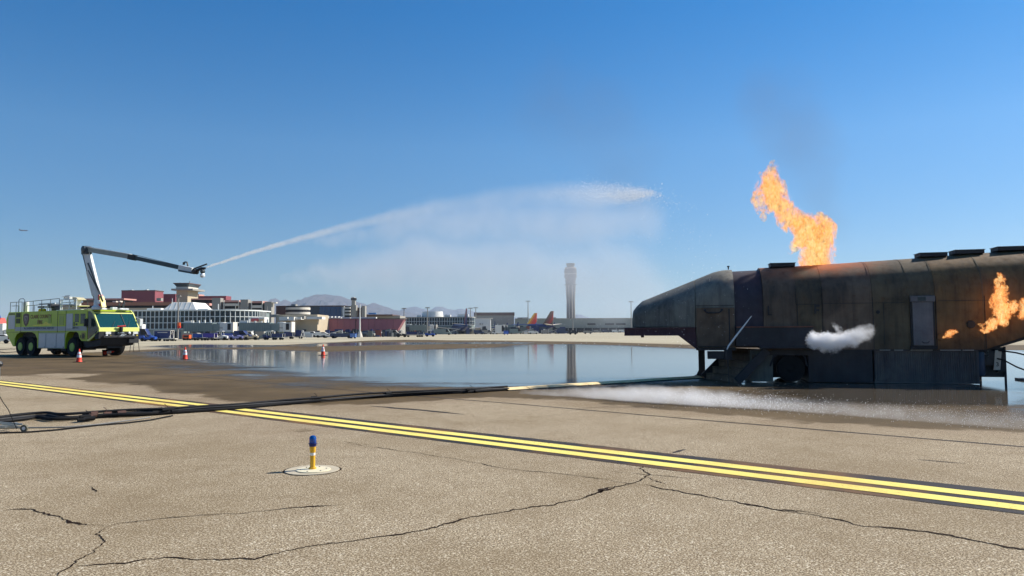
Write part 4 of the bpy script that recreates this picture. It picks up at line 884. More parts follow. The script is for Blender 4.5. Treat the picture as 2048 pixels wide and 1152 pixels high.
for dz in (-.05, -.32): MB().lathe([(.08, -.12), (.14, -.08), (.14, .08), (.08, .12)], 14, tuple(pT + Vector((.22, 0, dz + .05))), 'x').build('spot_lamp', M_LAMP if dz < -.1 else M_GRYB, hd, True)
# ================================================================ FAR AIRPORT
def K(px, py=640): r = ray(px, py); return r[0] / r[1]
def XZ(px, py, D): p = P(px, py, D); return p.x, p.z
M_BRN = mat('brown_stucco', S(150, 104, 84), .85, var=.05, vscale=.3); M_BRN2 = mat('dark_brown_stucco', S(96, 70, 64), .85, var=.05, vscale=.3)
M_RED = mat('maroon_wall', S(136, 70, 78), .8, var=.05, vscale=.2); M_PNK = mat('salmon_concrete', S(196, 142, 130), .85, var=.05)
M_TAN = mat('tan_concrete', S(186, 170, 144), .85, var=.06, vscale=.2); M_GRC = mat('grey_concrete', S(150, 146, 138), .85, var=.06, vscale=.2)
M_PAL = mat('pale_concrete_band', S(214, 206, 192), .8, var=.05, vscale=.3); M_WHT = mat('white_wall', S(226, 224, 216), .7, var=.04, vscale=.3)
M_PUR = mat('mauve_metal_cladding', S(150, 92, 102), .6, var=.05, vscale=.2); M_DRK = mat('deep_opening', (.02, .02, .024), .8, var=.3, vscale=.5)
M_PAN = mat('reflective_window_glass', S(34, 46, 56), .08, var=.35, vscale=.25); M_MUL = mat('white_mullion', S(222, 226, 222), .5, var=.03)
M_GGR = mat('grey_green_cladding', S(126, 138, 134), .6, .1, var=.06, vscale=.4); M_BLG = mat('blue_cladding', S(64, 84, 116), .35, .2, var=.1, vscale=.2)
M_NAV = mat('navy_paint', S(30, 46, 98), .45, var=.08); M_BLU = mat('bright_blue_paint', S(40, 80, 164), .45, var=.08); M_DBL = mat('slate_blue_paint', S(52, 64, 92), .5, var=.1)
M_ORP = mat('orange_paint', S(226, 96, 40), .5); M_TYR = M_RUB
def bbox(mb, x0, x1, yt, yb, D, depth, zb=None):
    """box whose camera-facing side spans these pixels at distance D"""
    X0, zt = XZ(x0, yt, D); X1, _ = XZ(x1, yt, D)
    z0 = XZ(x0, yb, D)[1] if zb is None else zb
    return mb.box(X0, X1, D, D + depth, z0, zt)
def side_depth(x1, x2, D): return D * (K(x1) / K(x2) - 1)
def building(name, label, cat, parts, group=None):
    """parts: (part name, material, [(x0,x1,ytop,ybot or None,D,depth)...])"""
    x = np.mean([b[0] for b in parts[0][2]]); D = parts[0][2][0][4]; X = XZ(x, 640, D)[0]
    t_ = thing(name, label, cat, (X, D, 0), 0, group)
    for nm, m, bs in parts:
        for b in bs:
            mb = MB(); bbox(mb, b[0], b[1], b[2], b[3], b[4], b[5], 0.0 if b[3] is None else None)
            mb.v = [(a - X, b - D, c) for a, b, c in mb.v]
            mb.build(nm, m, t_)
    return t_

# maroon block and the brown garage range behind the concourse
building('maroon_building', 'large windowless maroon block rising above the brown garage at left', 'building',
         [('wall', M_RED, [(243, 310, 582, None, 330, side_depth(310, 327, 330))]), ('parapet', M_BRN2, [(242.5, 310.5, 580.5, 582.2, 329.8, side_depth(310, 327, 330) + .3)]),
          ('roof_unit', M_WHT, [(258, 264, 579.5, 581, 334, 2), (290, 294, 579, 581, 334, 2)]), ('wall_unit', M_GRC, [(313, 322, 596, 602, 329, 2)])])
building('maroon_building', 'low maroon block partly hidden behind the square old tower', 'building', [('wall', M_RED, [(327, 351, 588, None, 345, 8), (382, 393, 588, None, 345, 8)]), ('side_wall', M_PNK, [(386, 398, 588.5, 600, 344, 6)])])
building('parking_garage', 'long brown parking garage with dark open level behind the fire engine', 'parking garage',
         [('roof_slab', M_PNK, [(150, 248, 597, 600, 300, 10)]), ('stair_core', M_BRN2, [(166, 196, 600, None, 301, 8)]), ('wall', M_BRN, [(150, 352, 605, 611.5, 280, 14)]),
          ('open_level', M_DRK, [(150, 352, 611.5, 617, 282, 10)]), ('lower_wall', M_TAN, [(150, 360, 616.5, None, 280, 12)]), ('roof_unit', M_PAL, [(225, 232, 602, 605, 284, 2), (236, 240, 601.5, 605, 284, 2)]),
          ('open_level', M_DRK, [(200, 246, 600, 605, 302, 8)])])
building('parking_garage', 'brown garage wing with salmon roof slab right of the square old tower', 'parking garage',
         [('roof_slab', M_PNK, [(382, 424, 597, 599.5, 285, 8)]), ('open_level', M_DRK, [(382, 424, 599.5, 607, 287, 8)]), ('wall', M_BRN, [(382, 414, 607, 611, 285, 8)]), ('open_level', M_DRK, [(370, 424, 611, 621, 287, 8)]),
          ('wall', M_PNK, [(411, 419, 606.5, 611, 284, 4)]), ('far_wall', M_RED, [(396, 452, 592, 600, 320, 6)])])
# square old control tower
X0, _ = XZ(363, 600, 300); D = 300.0
tw = thing('old_control_tower', 'square tan control tower with a flared cab behind the glass concourse', 'control tower', (X0, D, 0))
def tz(y): return XZ(363, y, D)[1]
def tx(x): return XZ(x, 600, D)[0] - X0
MB().box(tx(352.5), tx(375), 0, 10, 0, tz(578)).build('shaft', M_TAN, tw)
MB().box(tx(345), tx(388), -1.4, 10.5, tz(581), tz(577.5)).build('balcony', M_GRC, tw)
a, b, c_, d_ = tx(351), tx(379), tx(348.5), tx(383)
MB().box(a, tx(376), .2, 9.6, tz(577.5), tz(573.5)).build('cab_base', M_PAL, tw)
MB().hexa([(a + .2, .3, tz(573.5)), (tx(376), .3, tz(573.5)), (tx(376), 9.6, tz(573.5)), (a + .2, 9.6, tz(573.5))], [(c_, -.8, tz(567.5)), (tx(379), -.8, tz(567.5)), (tx(379), 10.6, tz(567.5)), (c_, 10.6, tz(567.5))]).build('cab_window', mat('tower_glass', S(70, 84, 88), .15, var=.1), tw)
MB().box(c_ - .2, tx(379.5), -1, 10.8, tz(567.5), tz(566)).build('roof', M_BRN2, tw)
MB().tube([(tx(372), 3, tz(566)), (tx(372), 3, tz(561))], .12, 5).tube([(tx(353), 3, tz(566)), (tx(353), 3, tz(563.5))], .1, 5).build('aerial', M_GRC, tw)
# garage stair cores and decks
def stack(x0, xc, x1, ytop, D, slabs, lab, roofy):
    """dark stair core x0..xc then open decks to x1"""
    sd = side_depth(xc - 6, xc, D); t_ = building('parking_deck', lab, 'parking garage',
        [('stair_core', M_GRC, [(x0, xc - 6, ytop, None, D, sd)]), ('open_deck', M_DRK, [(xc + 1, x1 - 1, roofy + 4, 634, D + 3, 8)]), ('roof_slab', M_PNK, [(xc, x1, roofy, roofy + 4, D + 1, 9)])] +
        [('deck_wall', M_PAL, [(xc, x1, a_, b_, D + 1, .5)]) for a_, b_ in slabs] + [('column', M_PAL, [(xc, xc + 1.5, roofy, None, D + .6, .4)]), ('column', M_PAL, [(x1 - 1.5, x1, roofy, None, D + .6, .4)])], 'garage decks with stair cores')
stack(424, 447, 478, 596, 262, [(607, 612), (617.5, 621), (625, 630)], 'first open parking deck with grey stair core, right of the square tower', 600.5)
stack(481, 502, 525, 599, 262, [(610.5, 616), (619, 624.5), (628, 633)], 'second open parking deck, its grey stair core above the jet bridges', 602)
building('stair_tower', 'short tan stair tower between the open deck and the spiral ramp', 'stair tower', [('wall', M_GRC, [(529, 543, 603.5, None, 262, side_depth(543, 549, 262))]), ('roof_slab', M_PAL, [(543, 552, 604.5, 606.5, 262, 2)]), ('link_wall', M_DRK, [(524, 530, 606, None, 264, 5)])])
# spiral ramp
D = 270; xr, _ = XZ(588, 620, D); R_ = abs(XZ(613, 620, D)[0] - xr)
hx = thing('spiral_ramp', 'round spiral car ramp with pale stacked bands beside the dark terminal', 'car ramp', (xr, D + R_, 0))
def rz_(y): return XZ(588, y, D)[1]
MB().lathe([(R_ * .96, 0), (R_ * .96, rz_(612)), (0, rz_(612))], 40).build('ramp_core', M_DRK, hx)
for a_, b_ in ((614.5, 619), (624, 628.5)): MB().lathe([(R_, rz_(b_)), (R_, rz_(a_)), (R_ * .9, rz_(a_))], 40).build('ramp_band', M_PAL, hx, True)
MB().box(XZ(579, 610, D)[0] - xr, XZ(588, 610, D)[0] - xr, -R_ + 2, 0, rz_(616), rz_(608)).build('stair_head', M_GRC, hx)
MB().box(XZ(549, 610, D)[0] - xr, -R_ * .3, -R_ * .6, R_, 0, rz_(611)).build('ramp_wing', M_BRN2, hx)
building('dark_terminal', 'long dark blue glass terminal in front of the mountains', 'terminal', [('wall', mat('slate_wall', S(62, 70, 78), .7, var=.08, vscale=.1), [(600, 640, 612, None, 330, 20)]), ('roof_edge', M_BRN2, [(600, 690, 611.3, 612.4, 329.5, 20)])] +
         [('glass_bay', M_BLG, [(639 + i * 7.4, 646 + i * 7.4, 613, 632.5, 329.6, 3)]) for i in range(6)] + [('deck_wall', M_PAL, [(687, 700, 614 + k * 6.5, 617.5 + k * 6.5, 326, 1)]) for k in range(3)] + [('deck_column', M_PAL, [(687, 689, 612, None, 325.6, .5)]), ('open_deck', M_DRK, [(688, 705, 612, None, 327.5, 6)])])
building('far_tower', 'short concrete tower with dark cab far off before the mountain slope', 'control tower', [('shaft', M_GRC, [(703, 710, 600, None, 420, 2.4)]), ('cab', M_DRK, [(701.5, 711.5, 595.8, 600.2, 419.7, 3)]), ('roof', M_PAL, [(703, 709, 594, 595.8, 420, 2)])])
building('stair_tower', 'left one of two tan stair towers before the mountain slope', 'stair tower', [('wall', M_GRC, [(702, 712, 610, None, 300, side_depth(712, 715.5, 300))])], 'twin stair towers')
building('stair_tower', 'right one of two tan stair towers before the mountain slope', 'stair tower', [('wall', M_GRC, [(723, 730, 611.5, None, 300, side_depth(730, 733, 300))]), ('link_deck', M_BRN2, [(715, 723, 615, None, 303, 5)])], 'twin stair towers')
building('low_terminal_roof', 'long low brown roof line right of the twin stair towers', 'terminal', [('roof', M_BRN2, [(730, 785, 629, 631.5, 310, 20)]), ('wall', M_GRC, [(730, 800, 631.5, None, 312, 16)]), ('sign', mat('light_blue_sign', S(90, 160, 220), .4), [(737, 752, 625.5, 628.5, 311, .5)])])
building('concourse_annex', 'pale beige low annex block above the second jet bridge', 'terminal',
         [('wall', M_TAN, [(553, 635, 629.5, None, 232, 14)]), ('white_bay', M_WHT, [(558, 575, 634, 641, 228, 4)]), ('white_bay', M_WHT, [(577, 588, 634, 641, 227, 4)]), ('white_bay', M_WHT, [(590, 602, 634.5, 639, 228, 4)]), ('roof_unit', M_GRC, [(603.5, 608, 632, 638, 226, 2)]),
          ('white_bay', M_WHT, [(613, 644, 633.5, 638.5, 230, 4)]), ('roof_unit', M_GRC, [(525, 553, 629, 634, 240, 6)])])
for i, (a_, b_, yt, lab) in enumerate(((648, 682, 632.8, 'cluster of white rooftop ducts on the mauve concourse'), (684, 700, 634.5, 'short white roof duct right of the duct cluster'), (701, 752, 634.5, 'long white tapering roof duct by the light mast'))):
    building('roof_duct', lab, 'roof duct', [('duct', M_WHT, [(a_, b_, yt + (2 if i == 0 else 0), 638.3, 253 + i * .5, 2)])] + ([('duct_hood', M_WHT, [(652 + 7 * j, 656 + 7 * j, yt, 636, 252.5, 1.6)]) for j in range(4)] if i == 0 else []))

# ---- glass walls
def glass_wall(t_, path, zrows, pw, wall_z, pane_m=M_PAN):
    """panes stand one by one along path (x,y list in the thing's frame); mullions between them"""
    segs = []
    for (a, b) in zip(path, path[1:]):
        a, b = Vector((*a, 0)), Vector((*b, 0)); n = max(1, round((b - a).length / pw))
        for i in range(n): segs.append((a.lerp(b, i / n), a.lerp(b, (i + 1) / n)))
    mu = MB(); me = {}
    for a, b in segs:
        d = (b - a); L_ = d.length; ang = math.atan2(d.y, d.x); n = Vector((d.y, -d.x, 0)).normalized()
        mu.beam((a.x + n.x * .08, a.y + n.y * .08, zrows[0]), (a.x + n.x * .08, a.y + n.y * .08, zrows[-1]), .16, .16)
        for z in zrows: mu.beam((a.x + n.x * .05, a.y + n.y * .05, z), (b.x + n.x * .05, b.y + n.y * .05, z), .14, .16)
        for z0, z1 in zip(zrows, zrows[1:]):
            key = (round(L_, 2), round(z1 - z0, 2))
            if key not in me: me[key] = MB().box(0.02, L_ - .02, 0, .1, .04, z1 - z0 - .04).mesh('window_pane', pane_m)
            o = bpy.data.objects.new('window_pane', me[key]); COL.objects.link(o); o.parent = t_
            o.location = (a.x, a.y, z0); o.rotation_euler = (random.uniform(-.012, .012), 0, ang + random.uniform(-.012, .012))
    mu.build('mullion_grid', M_MUL, t_)
D = 185.0; X0 = XZ(420, 640, D)[0]; Rr = (XZ(493, 640, D)[0] - X0) * 1.0
rot = thing('glass_concourse', 'low concourse with rows of tall windows and a rounded right end', 'terminal', (X0, D, 0))
def qz(y, x=360, D=D): return XZ(x, y, D)[1]
xl = XZ(225, 640, D)[0] - X0
path = [(xl, 0), (0, 0)] + [(Rr * math.sin(a), Rr * (1 - math.cos(a))) for a in [i * PI / 2 / 12 for i in range(1, 13)]] + [(Rr, Rr + 6)]
zr = [qz(658), qz(645.5), qz(633.5), qz(621.5)]
glass_wall(rot, path, zr, 1.07, 0)
inner = [(x * .985 if x > 0 else x, y + .35) for x, y in path]
MB().prism_z([(xl, 18)] + inner + [(Rr - .2, 18)], 0, zr[-1]).build('core_wall', M_GGR, rot)
MB().prism_z([(xl, 18), (xl, -.25)] + [(0, -.25)] + [((Rr + .25) * math.sin(a), (Rr + .25) * (1 - math.cos(a)) - .25) for a in [i * PI / 2 / 12 for i in range(1, 13)]] + [(Rr + .25, 18)], zr[-1], zr[-1] + .28).build('roof_edge', M_MUL, rot)
MB().box(XZ(462, 660, D)[0] - X0, XZ(475, 660, D)[0] - X0, -.3, .3, qz(662.5), qz(658)).build('white_spandrel', M_WHT, rot)
for i in range(8):
    x = XZ(300 + i * 16, 670, D)[0] - X0; MB().box(x, x + 1.2, .2, .34, 0, qz(664)).build('ground_door', M_DRK, rot)
# stepped white drum on its roof
ax, bx_ = XZ(325, 620, D + 5)[0] - X0, XZ(393, 620, D + 5)[0] - X0; z0, z1 = zr[-1] + .28, qz(604, 360, D + 5)
MB().hexa([(ax, 5, z0), (bx_, 5, z0), (bx_, 16, z0), (ax, 16, z0)], [(ax + 1.8, 6.5, z1), (bx_ - 1.6, 6.5, z1), (bx_ - 1.6, 14.5, z1), (ax + 1.8, 14.5, z1)]).build('roof_drum', M_WHT, rot, bevel=.1)
for i in range(5): x = ax + 1.6 + i * (bx_ - ax - 3.2) / 4.3; MB().beam((x, 4.98, z0), (x + .15, 6.45, z1), .12, .06).build('drum_rib', M_PAL, rot)
for a_, b_, yt in ((293, 322, 616.5), (395, 416, 618)): MB().box(XZ(a_, 620, D + 4)[0] - X0, XZ(b_, 620, D + 4)[0] - X0, 4, 7, z0, qz(yt, 300, D + 4)).build('skylight', M_WHT, rot, bevel=.15)
MB().tube([(bx_ + 6, 4, z0), (bx_ + 6, 4, z0 + 1.5)], .12, 6).tube([(ax + 2, 6, z1), (ax + 2, 6, z1 + 1)], .08, 5).tube([(ax - 3, 6, z0), (ax - 3, 6, z0 + 1.2)], .1, 5).build('roof_vent', M_WHT, rot)
# second concourse behind the parked aircraft
D = 390.0; X0 = XZ(940, 640, D)[0]; R2 = XZ(949, 640, D)[0] - X0
c2 = thing('glass_concourse', 'far concourse with two rows of windows and a white roof drum behind the airliner', 'terminal', (X0, D, 0))
path = [(XZ(808, 640, D)[0] - X0, 0), (XZ(925, 640, D)[0] - X0, 0)] + [(XZ(925, 640, D)[0] - X0 + (R2 + 3.6) * math.sin(a), 6 * (1 - math.cos(a))) for a in [i * PI / 2 / 5 for i in range(1, 6)]]
zr = [XZ(880, 651, D)[1], XZ(880, 642.5, D)[1], XZ(880, 635, D)[1]]
glass_wall(c2, path, zr, 1.32, 0)
MB().prism_z([(path[0][0], 16)] + [(x, y + .35) for x, y in path] + [(path[-1][0], 16)], 0, zr[-1]).build('core_wall', M_GGR, c2)
MB().prism_z([(path[0][0], 16)] + [(x, y - .3) for x, y in path] + [(path[-1][0] + .3, 16)], zr[-1], zr[-1] + .35).build('roof_edge', M_GRC, c2)
xa, xb = XZ(840, 620, D)[0] - X0, XZ(884, 620, D)[0] - X0
MB().lathe([((xb - xa) / 2, zr[-1] + .35), ((xb - xa) / 2 * .93, XZ(860, 622.5, D)[1]), (0, XZ(860, 622.3, D)[1])], 32, ((xa + xb) / 2, 8, 0)).build('roof_drum', M_WHT, c2, True)
for a_, b_, yt in ((832, 838, 629), (888, 900, 629), (914, 936, 628)): MB().box(XZ(a_, 620, D)[0] - X0, XZ(b_, 620, D)[0] - X0, 3, 7, zr[-1], XZ(880, yt, D)[1]).build('roof_unit', M_WHT, c2)
building('white_shed', 'plain white rectangular block at the right end of the far concourse', 'building', [('wall', M_WHT, [(950, 981, 637.5, None, 385, 6)]), ('roof_edge', M_PAL, [(950, 984, 636, 637.5, 384.7, 6.6)]), ('vent', M_GRC, [(959, 962, 647, 649, 384.6, .5), (964, 966, 647, 649, 384.6, .5)])])
building('brown_hangar', 'wide brown and grey flat-roofed hangar behind the white block', 'hangar', [('upper_wall', M_BRN2, [(948, 1029, 625, 631, 480, 24)]), ('lower_wall', M_GRC, [(948, 1028, 631, None, 480.4, 23)])])
building('long_grey_terminal', 'very long low grey building running right to the mock aircraft nose', 'terminal',
         [('wall', mat('grey_green_wall', S(136, 142, 136), .8, var=.05, vscale=.08), [(1030, 1460, 638, 656.5, 520, 24)]), ('roof_edge', M_GRC, [(1030, 1460, 637, 638.2, 519.6, 24.6)]), ('undercroft', M_DRK, [(1030, 1460, 656.5, None, 521.5, 20)])] +
         [('window_strip', M_DRK, [(a_, b_, 646.5, 650, 519.7, .4)]) for a_, b_ in ((1175, 1191), (1210, 1228), (1232, 1251))] + [('roof_unit', M_PAL, [(1045, 1056, 634.5, 637, 521, 4)]), ('roof_unit', M_GRC, [(1035, 1046, 635, 637, 524, 4), (1100, 1112, 634.8, 637, 524, 4)])] +
         [('column', M_GRC, [(a_, a_ + 1.5, 656.5, None, 520, 1)]) for a_ in range(1040, 1300, 16)])
building('low_connector', 'low grey-green wall between the hangar and the airliner tails', 'building', [('wall', M_GGR, [(960, 1110, 650, None, 420, 5)])])

# windowed link and the long mauve concourse
D = 246.0; X0 = XZ(580, 650, D)[0]
lk2 = thing('window_link', 'narrow windowed link joining the jet bridge to the tan panel', 'terminal', (X0, D, 0))
zr = [XZ(590, 656.5, D)[1], XZ(590, 648.5, D)[1], XZ(590, 641, D)[1]]
glass_wall(lk2, [(0, 0), (XZ(604, 650, D)[0] - X0, 0)], zr, .80, 0)
MB().box(-3, XZ(604, 650, D)[0] - X0, .2, 5, XZ(590, 660, D)[1], XZ(590, 639.5, D)[1]).box(-.1, XZ(604.5, 650, D)[0] - X0, -.1, .2, XZ(590, 660, D)[1], zr[0] - .1).build('link_wall', M_TAN, lk2)
MB().box(0, .5, 0, .5, 0, XZ(590, 660, D)[1]).box(7, 7.5, 3, 3.5, 0, XZ(590, 660, D)[1]).build('column', M_GRC, lk2)
mc = building('mauve_concourse', 'long elevated mauve metal concourse on dark columns', 'terminal',
         [('tan_wall', mat('tan_panel_wall', S(190, 160, 132), .8, var=.05), [(605, 631, 638.5, 659.5, 246, 1.5)])] +
         [('wall_panel', M_PUR, [(638 + i * 12.4, 638 + (i + 1) * 12.4 - .35, 638.3, 662, 246, 5)]) for i in range(12)] +
         [('roof_edge', M_BRN2, [(636, 810, 637.4, 638.3, 245.8, 6)]), ('undercroft', M_DRK, [(640, 800, 662, None, 249, 3)]), ('panel_joint', M_DRK, [(711, 712, 638.5, 662, 245.9, .1)])] +
         [('column', M_GRC, [(a_, a_ + 2.2, 660, None, 246.3, .5)]) for a_ in (613, 640, 662, 690, 718, 745, 770, 790)])
xa, xb, xc, z0, z1 = XZ(638 + 12 * 12.4, 650, 246)[0] - mc.location.x, XZ(808, 650, 246)[0] - mc.location.x, XZ(794, 650, 246)[0] - mc.location.x, XZ(790, 662.5, 246)[1], XZ(790, 638.3, 246)[1]
MB().prism_y([(xa, z0), (xc, z0), (xb, z1), (xa, z1)], 0, 5).build('wall_panel', M_PUR, mc)

# ---- new control tower
D = 1000.0; cx = XZ(1141.5, 600, D)[0]
ct = thing('control_tower', 'tall slender concrete control tower with bulging head, hazy in the distance', 'control tower', (cx, D, 0))
def cz(y): return XZ(1141, y, D)[1]
u = D / F
M_CT = mat('tower_concrete', S(74, 70, 70), .8, var=.05, vscale=.05, streak=.15); M_CTP = mat('tower_pale_fin', S(150, 142, 134), .7, var=.03)
MB().lathe([(8.3 * u, 0), (8.0 * u, cz(630)), (7.8 * u, cz(600)), (8.6 * u, cz(580)), (9.6 * u, cz(570)), (10, cz(569.5))], 16).build('shaft', M_CT, ct)
MB().lathe([(9.8 * u, cz(569)), (10.3 * u, cz(563)), (12.2 * u, cz(548)), (12.5 * u, cz(541)), (11.6 * u, cz(538)), (0, cz(538))], 24).build('head', M_CT, ct, True)
MB().lathe([(11.4 * u, cz(538)), (11.6 * u, cz(536)), (10.2 * u, cz(534.5)), (0, cz(534))], 24).lathe([(12.8 * u, cz(548.8)), (12.8 * u, cz(547.2)), (0, cz(547))], 24).build('ring', M_CTP, ct, True)
MB().lathe([(7.0 * u, cz(534.3)), (8.8 * u, cz(528.6)), (0, cz(528.5))], 16).build('cab_glass', mat('tower_cab_glass', S(60, 72, 78), .2), ct)
MB().lathe([(9.2 * u, cz(528.5)), (8.6 * u, cz(526.8)), (0, cz(526.5))], 16).build('cab_roof', M_CT, ct)
for k in range(8):
    a = 2 * PI * (k + .35) / 8; c, s = math.cos(a), math.sin(a)
    MB().tube([(c * 8.2 * u, s * 8.2 * u, 0), (c * 7.9 * u, s * 7.9 * u, cz(600)), (c * 9.6 * u, s * 9.6 * u, cz(571))], 1.2 * u, 6).build('fin', M_CTP, ct)
for k in range(12):
    a = 2 * PI * (k + .5) / 12; MB().box(-.8, .8, -.3, .3, 0, cz(551.5) - cz(555)).build('head_window', M_DRK, ct, loc=(12.1 * u * math.cos(a), 12.1 * u * math.sin(a), cz(555))).rotation_euler = (0, 0, a + PI / 2)

# ---- light masts
def mast(px, ytop, ybase_D, lab, conc=False, heads=True):
    D = ybase_D; X = XZ(px, ytop, D)[0]; z = XZ(px, ytop, D)[1]
    t_ = thing('light_mast', lab, 'light mast', (X, D, 0), 0, 'apron light masts')
    w = .10 + D * .00045
    MB().tube([(0, 0, 0), (0, 0, z)], [w * 1.3, w * .7], 8).build('mast_pole', M_WHT if conc else M_GRC, t_, True)
    if conc: MB().lathe([(.8, 0), (.75, .3), (.3, 1.7), (0, 1.7)], 10).build('mast_base', M_PAL, t_)
    if heads:
        hw = 4.2 * D / F
        b = MB().beam((-hw, 0, z), (hw, 0, z), w, w)
        b.build('lamp_arm', M_GRC, t_)
        for sx in (-1, -.45, .45, 1): MB().box(sx * hw - .3 * hw * .5, sx * hw + .15 * hw, -w, w, z - w * 1.6, z - w * .4).build('lamp_head', M_GRC, t_)
    return t_
mast(357, 591, 175, 'light mast with a red painted foot in front of the glass concourse')
building('mast_sleeve', 'red and orange sleeve around the foot of the mast by the glass concourse', 'mast sleeve', [('sleeve', M_ORP, [(355, 359.5, 645, 652, 174.6, .5)]), ('lower_sleeve', M_REDP, [(355, 360, 652, 656, 174.6, .5)])])
mast(720, 609, 205, 'white light mast on a flared concrete foot before the mauve concourse', True, False)
mast(808, 616.5, 330, 'light mast left of the far concourse'); mast(855, 615, 350, 'faint light mast before the white roof drum')
mast(941, 616, 430, 'light mast just right of the airliner tail'); mast(951.5, 615, 450, 'thin light mast right of the paired ones by the hangar')
mast(1056, 602, 480, 'tall thin light mast left of the orange airliner tail'); mast(1145.5, 640, 390, 'short white mast at the foot of the control tower', False, False); mast(1262, 603, 470, 'faint light mast left of the mock aircraft nose')
mast(471, 609, 240, 'thin white pole in front of the first open deck', False, False); mast(534, 613, 235, 'short thick white pole before the short stair tower', False, False)

# ---- jet bridges
def jet_bridge(x0, x1, xd0, xd1, xe, yt, yb, D, lab, xb):
    X0 = XZ(x0, yt, D)[0]; t_ = thing('jet_bridge', lab, 'jet bridge', (X0, D, 0), 0, 'jet bridges at the gates')
    g = lambda x: XZ(x, yt, D)[0] - X0; zt, zb = XZ(x0, yt, D)[1], XZ(x0, yb, D)[1]
    tb = MB().box(0, g(x1), 0, 2.4, zb, zt)
    n = int(g(x1) / .45)
    for i in range(n): x = .1 + i * (g(x1) - .2) / n; tb.box(x, x + .16, -.06, 0, zb + .1, zt - .1)
    tb.build('tunnel', M_GGR, t_)
    MB().box(g(x1) - .3, g(xd0) + .6, .15, 2.2, zb + .1, zt - .15).build('inner_tunnel', M_GGR, t_)
    rr_ = (g(xd1) - g(xd0)) / 2; c = (g(xd0) + rr_, 1.2, 0)
    MB().lathe([(rr_, zb - .1), (rr_, zt + .1), (0, zt + .15)], 24, c).build('rotunda', M_WHT, t_, True)
    MB().lathe([(rr_ + .03, zb + .65), (rr_ + .03, zb + .8), (rr_ + .031, zb + .81)], 24, c).build('rotunda_band', M_GRC, t_, True)
    cb_ = MB().box(g(xd1) - .3, g(xe), .1, 2.4, zb - .1, zt).build('cab', M_WHT, t_)
    MB().box(g(xe), g(xe) + .35, .0, 2.5, zb - .2, zt + .15).build('cab_bellows', M_PAL, cb_); MB().box(g(xe) - .9, g(xe) - .2, .05, .1, zb + .3, zt - .2).build('cab_window', M_DRK, cb_)
    MB().box(c[0] - .4, c[0] + .4, .8, 1.6, 0, zb).build('column', M_GGR, t_)
    bg_ = MB()
    for xx in xb: bg_.beam((g(xx), .3, .6), (g(xx) + .3, .5, zb), .25).beam((g(xx) + 1.5, .3, .6), (g(xx) + 1.1, .5, zb), .25).box(g(xx) - .2, g(xx) + 1.8, .2, .6, .45, .75)
    bg_.build('lift_frame', M_GRC, t_)
    for xx in xb:
        for q in (0, 1.4): MB().lathe([(.2, -.2), (.5, -.2), (.5, .2), (.2, .2)], 14, (g(xx) + q, .3, .5), 'y').build('wheel', M_TYR, t_)
    for i in range(5): x = g(x0) + (i + .5) * g(x1) / 5; MB().box(x - .15, x + .15, .3, .6, zt, zt + random.uniform(.3, .8)).build('roof_post', M_WHT, t_)
    MB().box(.1, g(x1) * .25, .2, 1.4, zt, zt + .5).build('roof_unit', M_WHT, t_)
    return t_
jet_bridge(367, 425, 432, 448, 463, 646, 663, 160, 'grey jet bridge with a white rotunda in front of the glass concourse', (371, 420))
jet_bridge(478, 540, 552, 568, 580, 645.5, 663, 158, 'grey-green jet bridge with a stair beneath, under the open decks', (496,))
sb = XZ(513, 678, 156)[0]; stt = thing('service_stairs', 'dark diagonal service stair under the second jet bridge', 'stairs', (sb, 156, 0))
MB().beam((0, 0, .1), (XZ(538, 663, 156)[0] - sb, 0, XZ(538, 663, 156)[1]), .12, .35).beam((0, .9, .1), (XZ(538, 663, 156)[0] - sb, .9, XZ(538, 663, 156)[1]), .12, .35).build('stringer', M_GGR, stt)
jet_bridge(812, 850, 856, 866, 872, 650, 661, 360, 'hazy jet bridge in front of the far concourse, left of the airliner', (820,))
jet_bridge(955, 1000, 1003, 1010, 1014, 650.5, 660, 400, 'hazy jet bridge between the airliner and the orange tail', (965,))
# low service wall, billboard-like red sign above the second bridge
building('gate_kiosk', 'cream kiosk with a faded red pattern on the roof beside the second jet bridge', 'kiosk', [('wall', M_WHT, [(496, 529, 634.5, 645.5, 172, 3)]), ('red_print', mat('faded_red_print', S(190, 90, 90), .6, var=.3, vscale=1.5), [(502, 517, 637, 643, 171.8, .15)]), ('tan_print', mat('faded_tan_print', S(210, 180, 140), .6, var=.2, vscale=1.5), [(519, 527, 638, 644, 171.8, .15)]), ('support', M_GRC, [(497, 528, 645.5, None, 173, 1)])])
building('ground_office', 'grey-green ground floor office strip under the glass concourse', 'office', [('wall', M_GGR, [(300, 368, 659, None, 176, 3)]), ('door', M_DRK, [(346, 352, 663, None, 175.8, .4)]), ('door', M_BLG, [(355, 361, 664, None, 175.8, .4)])])

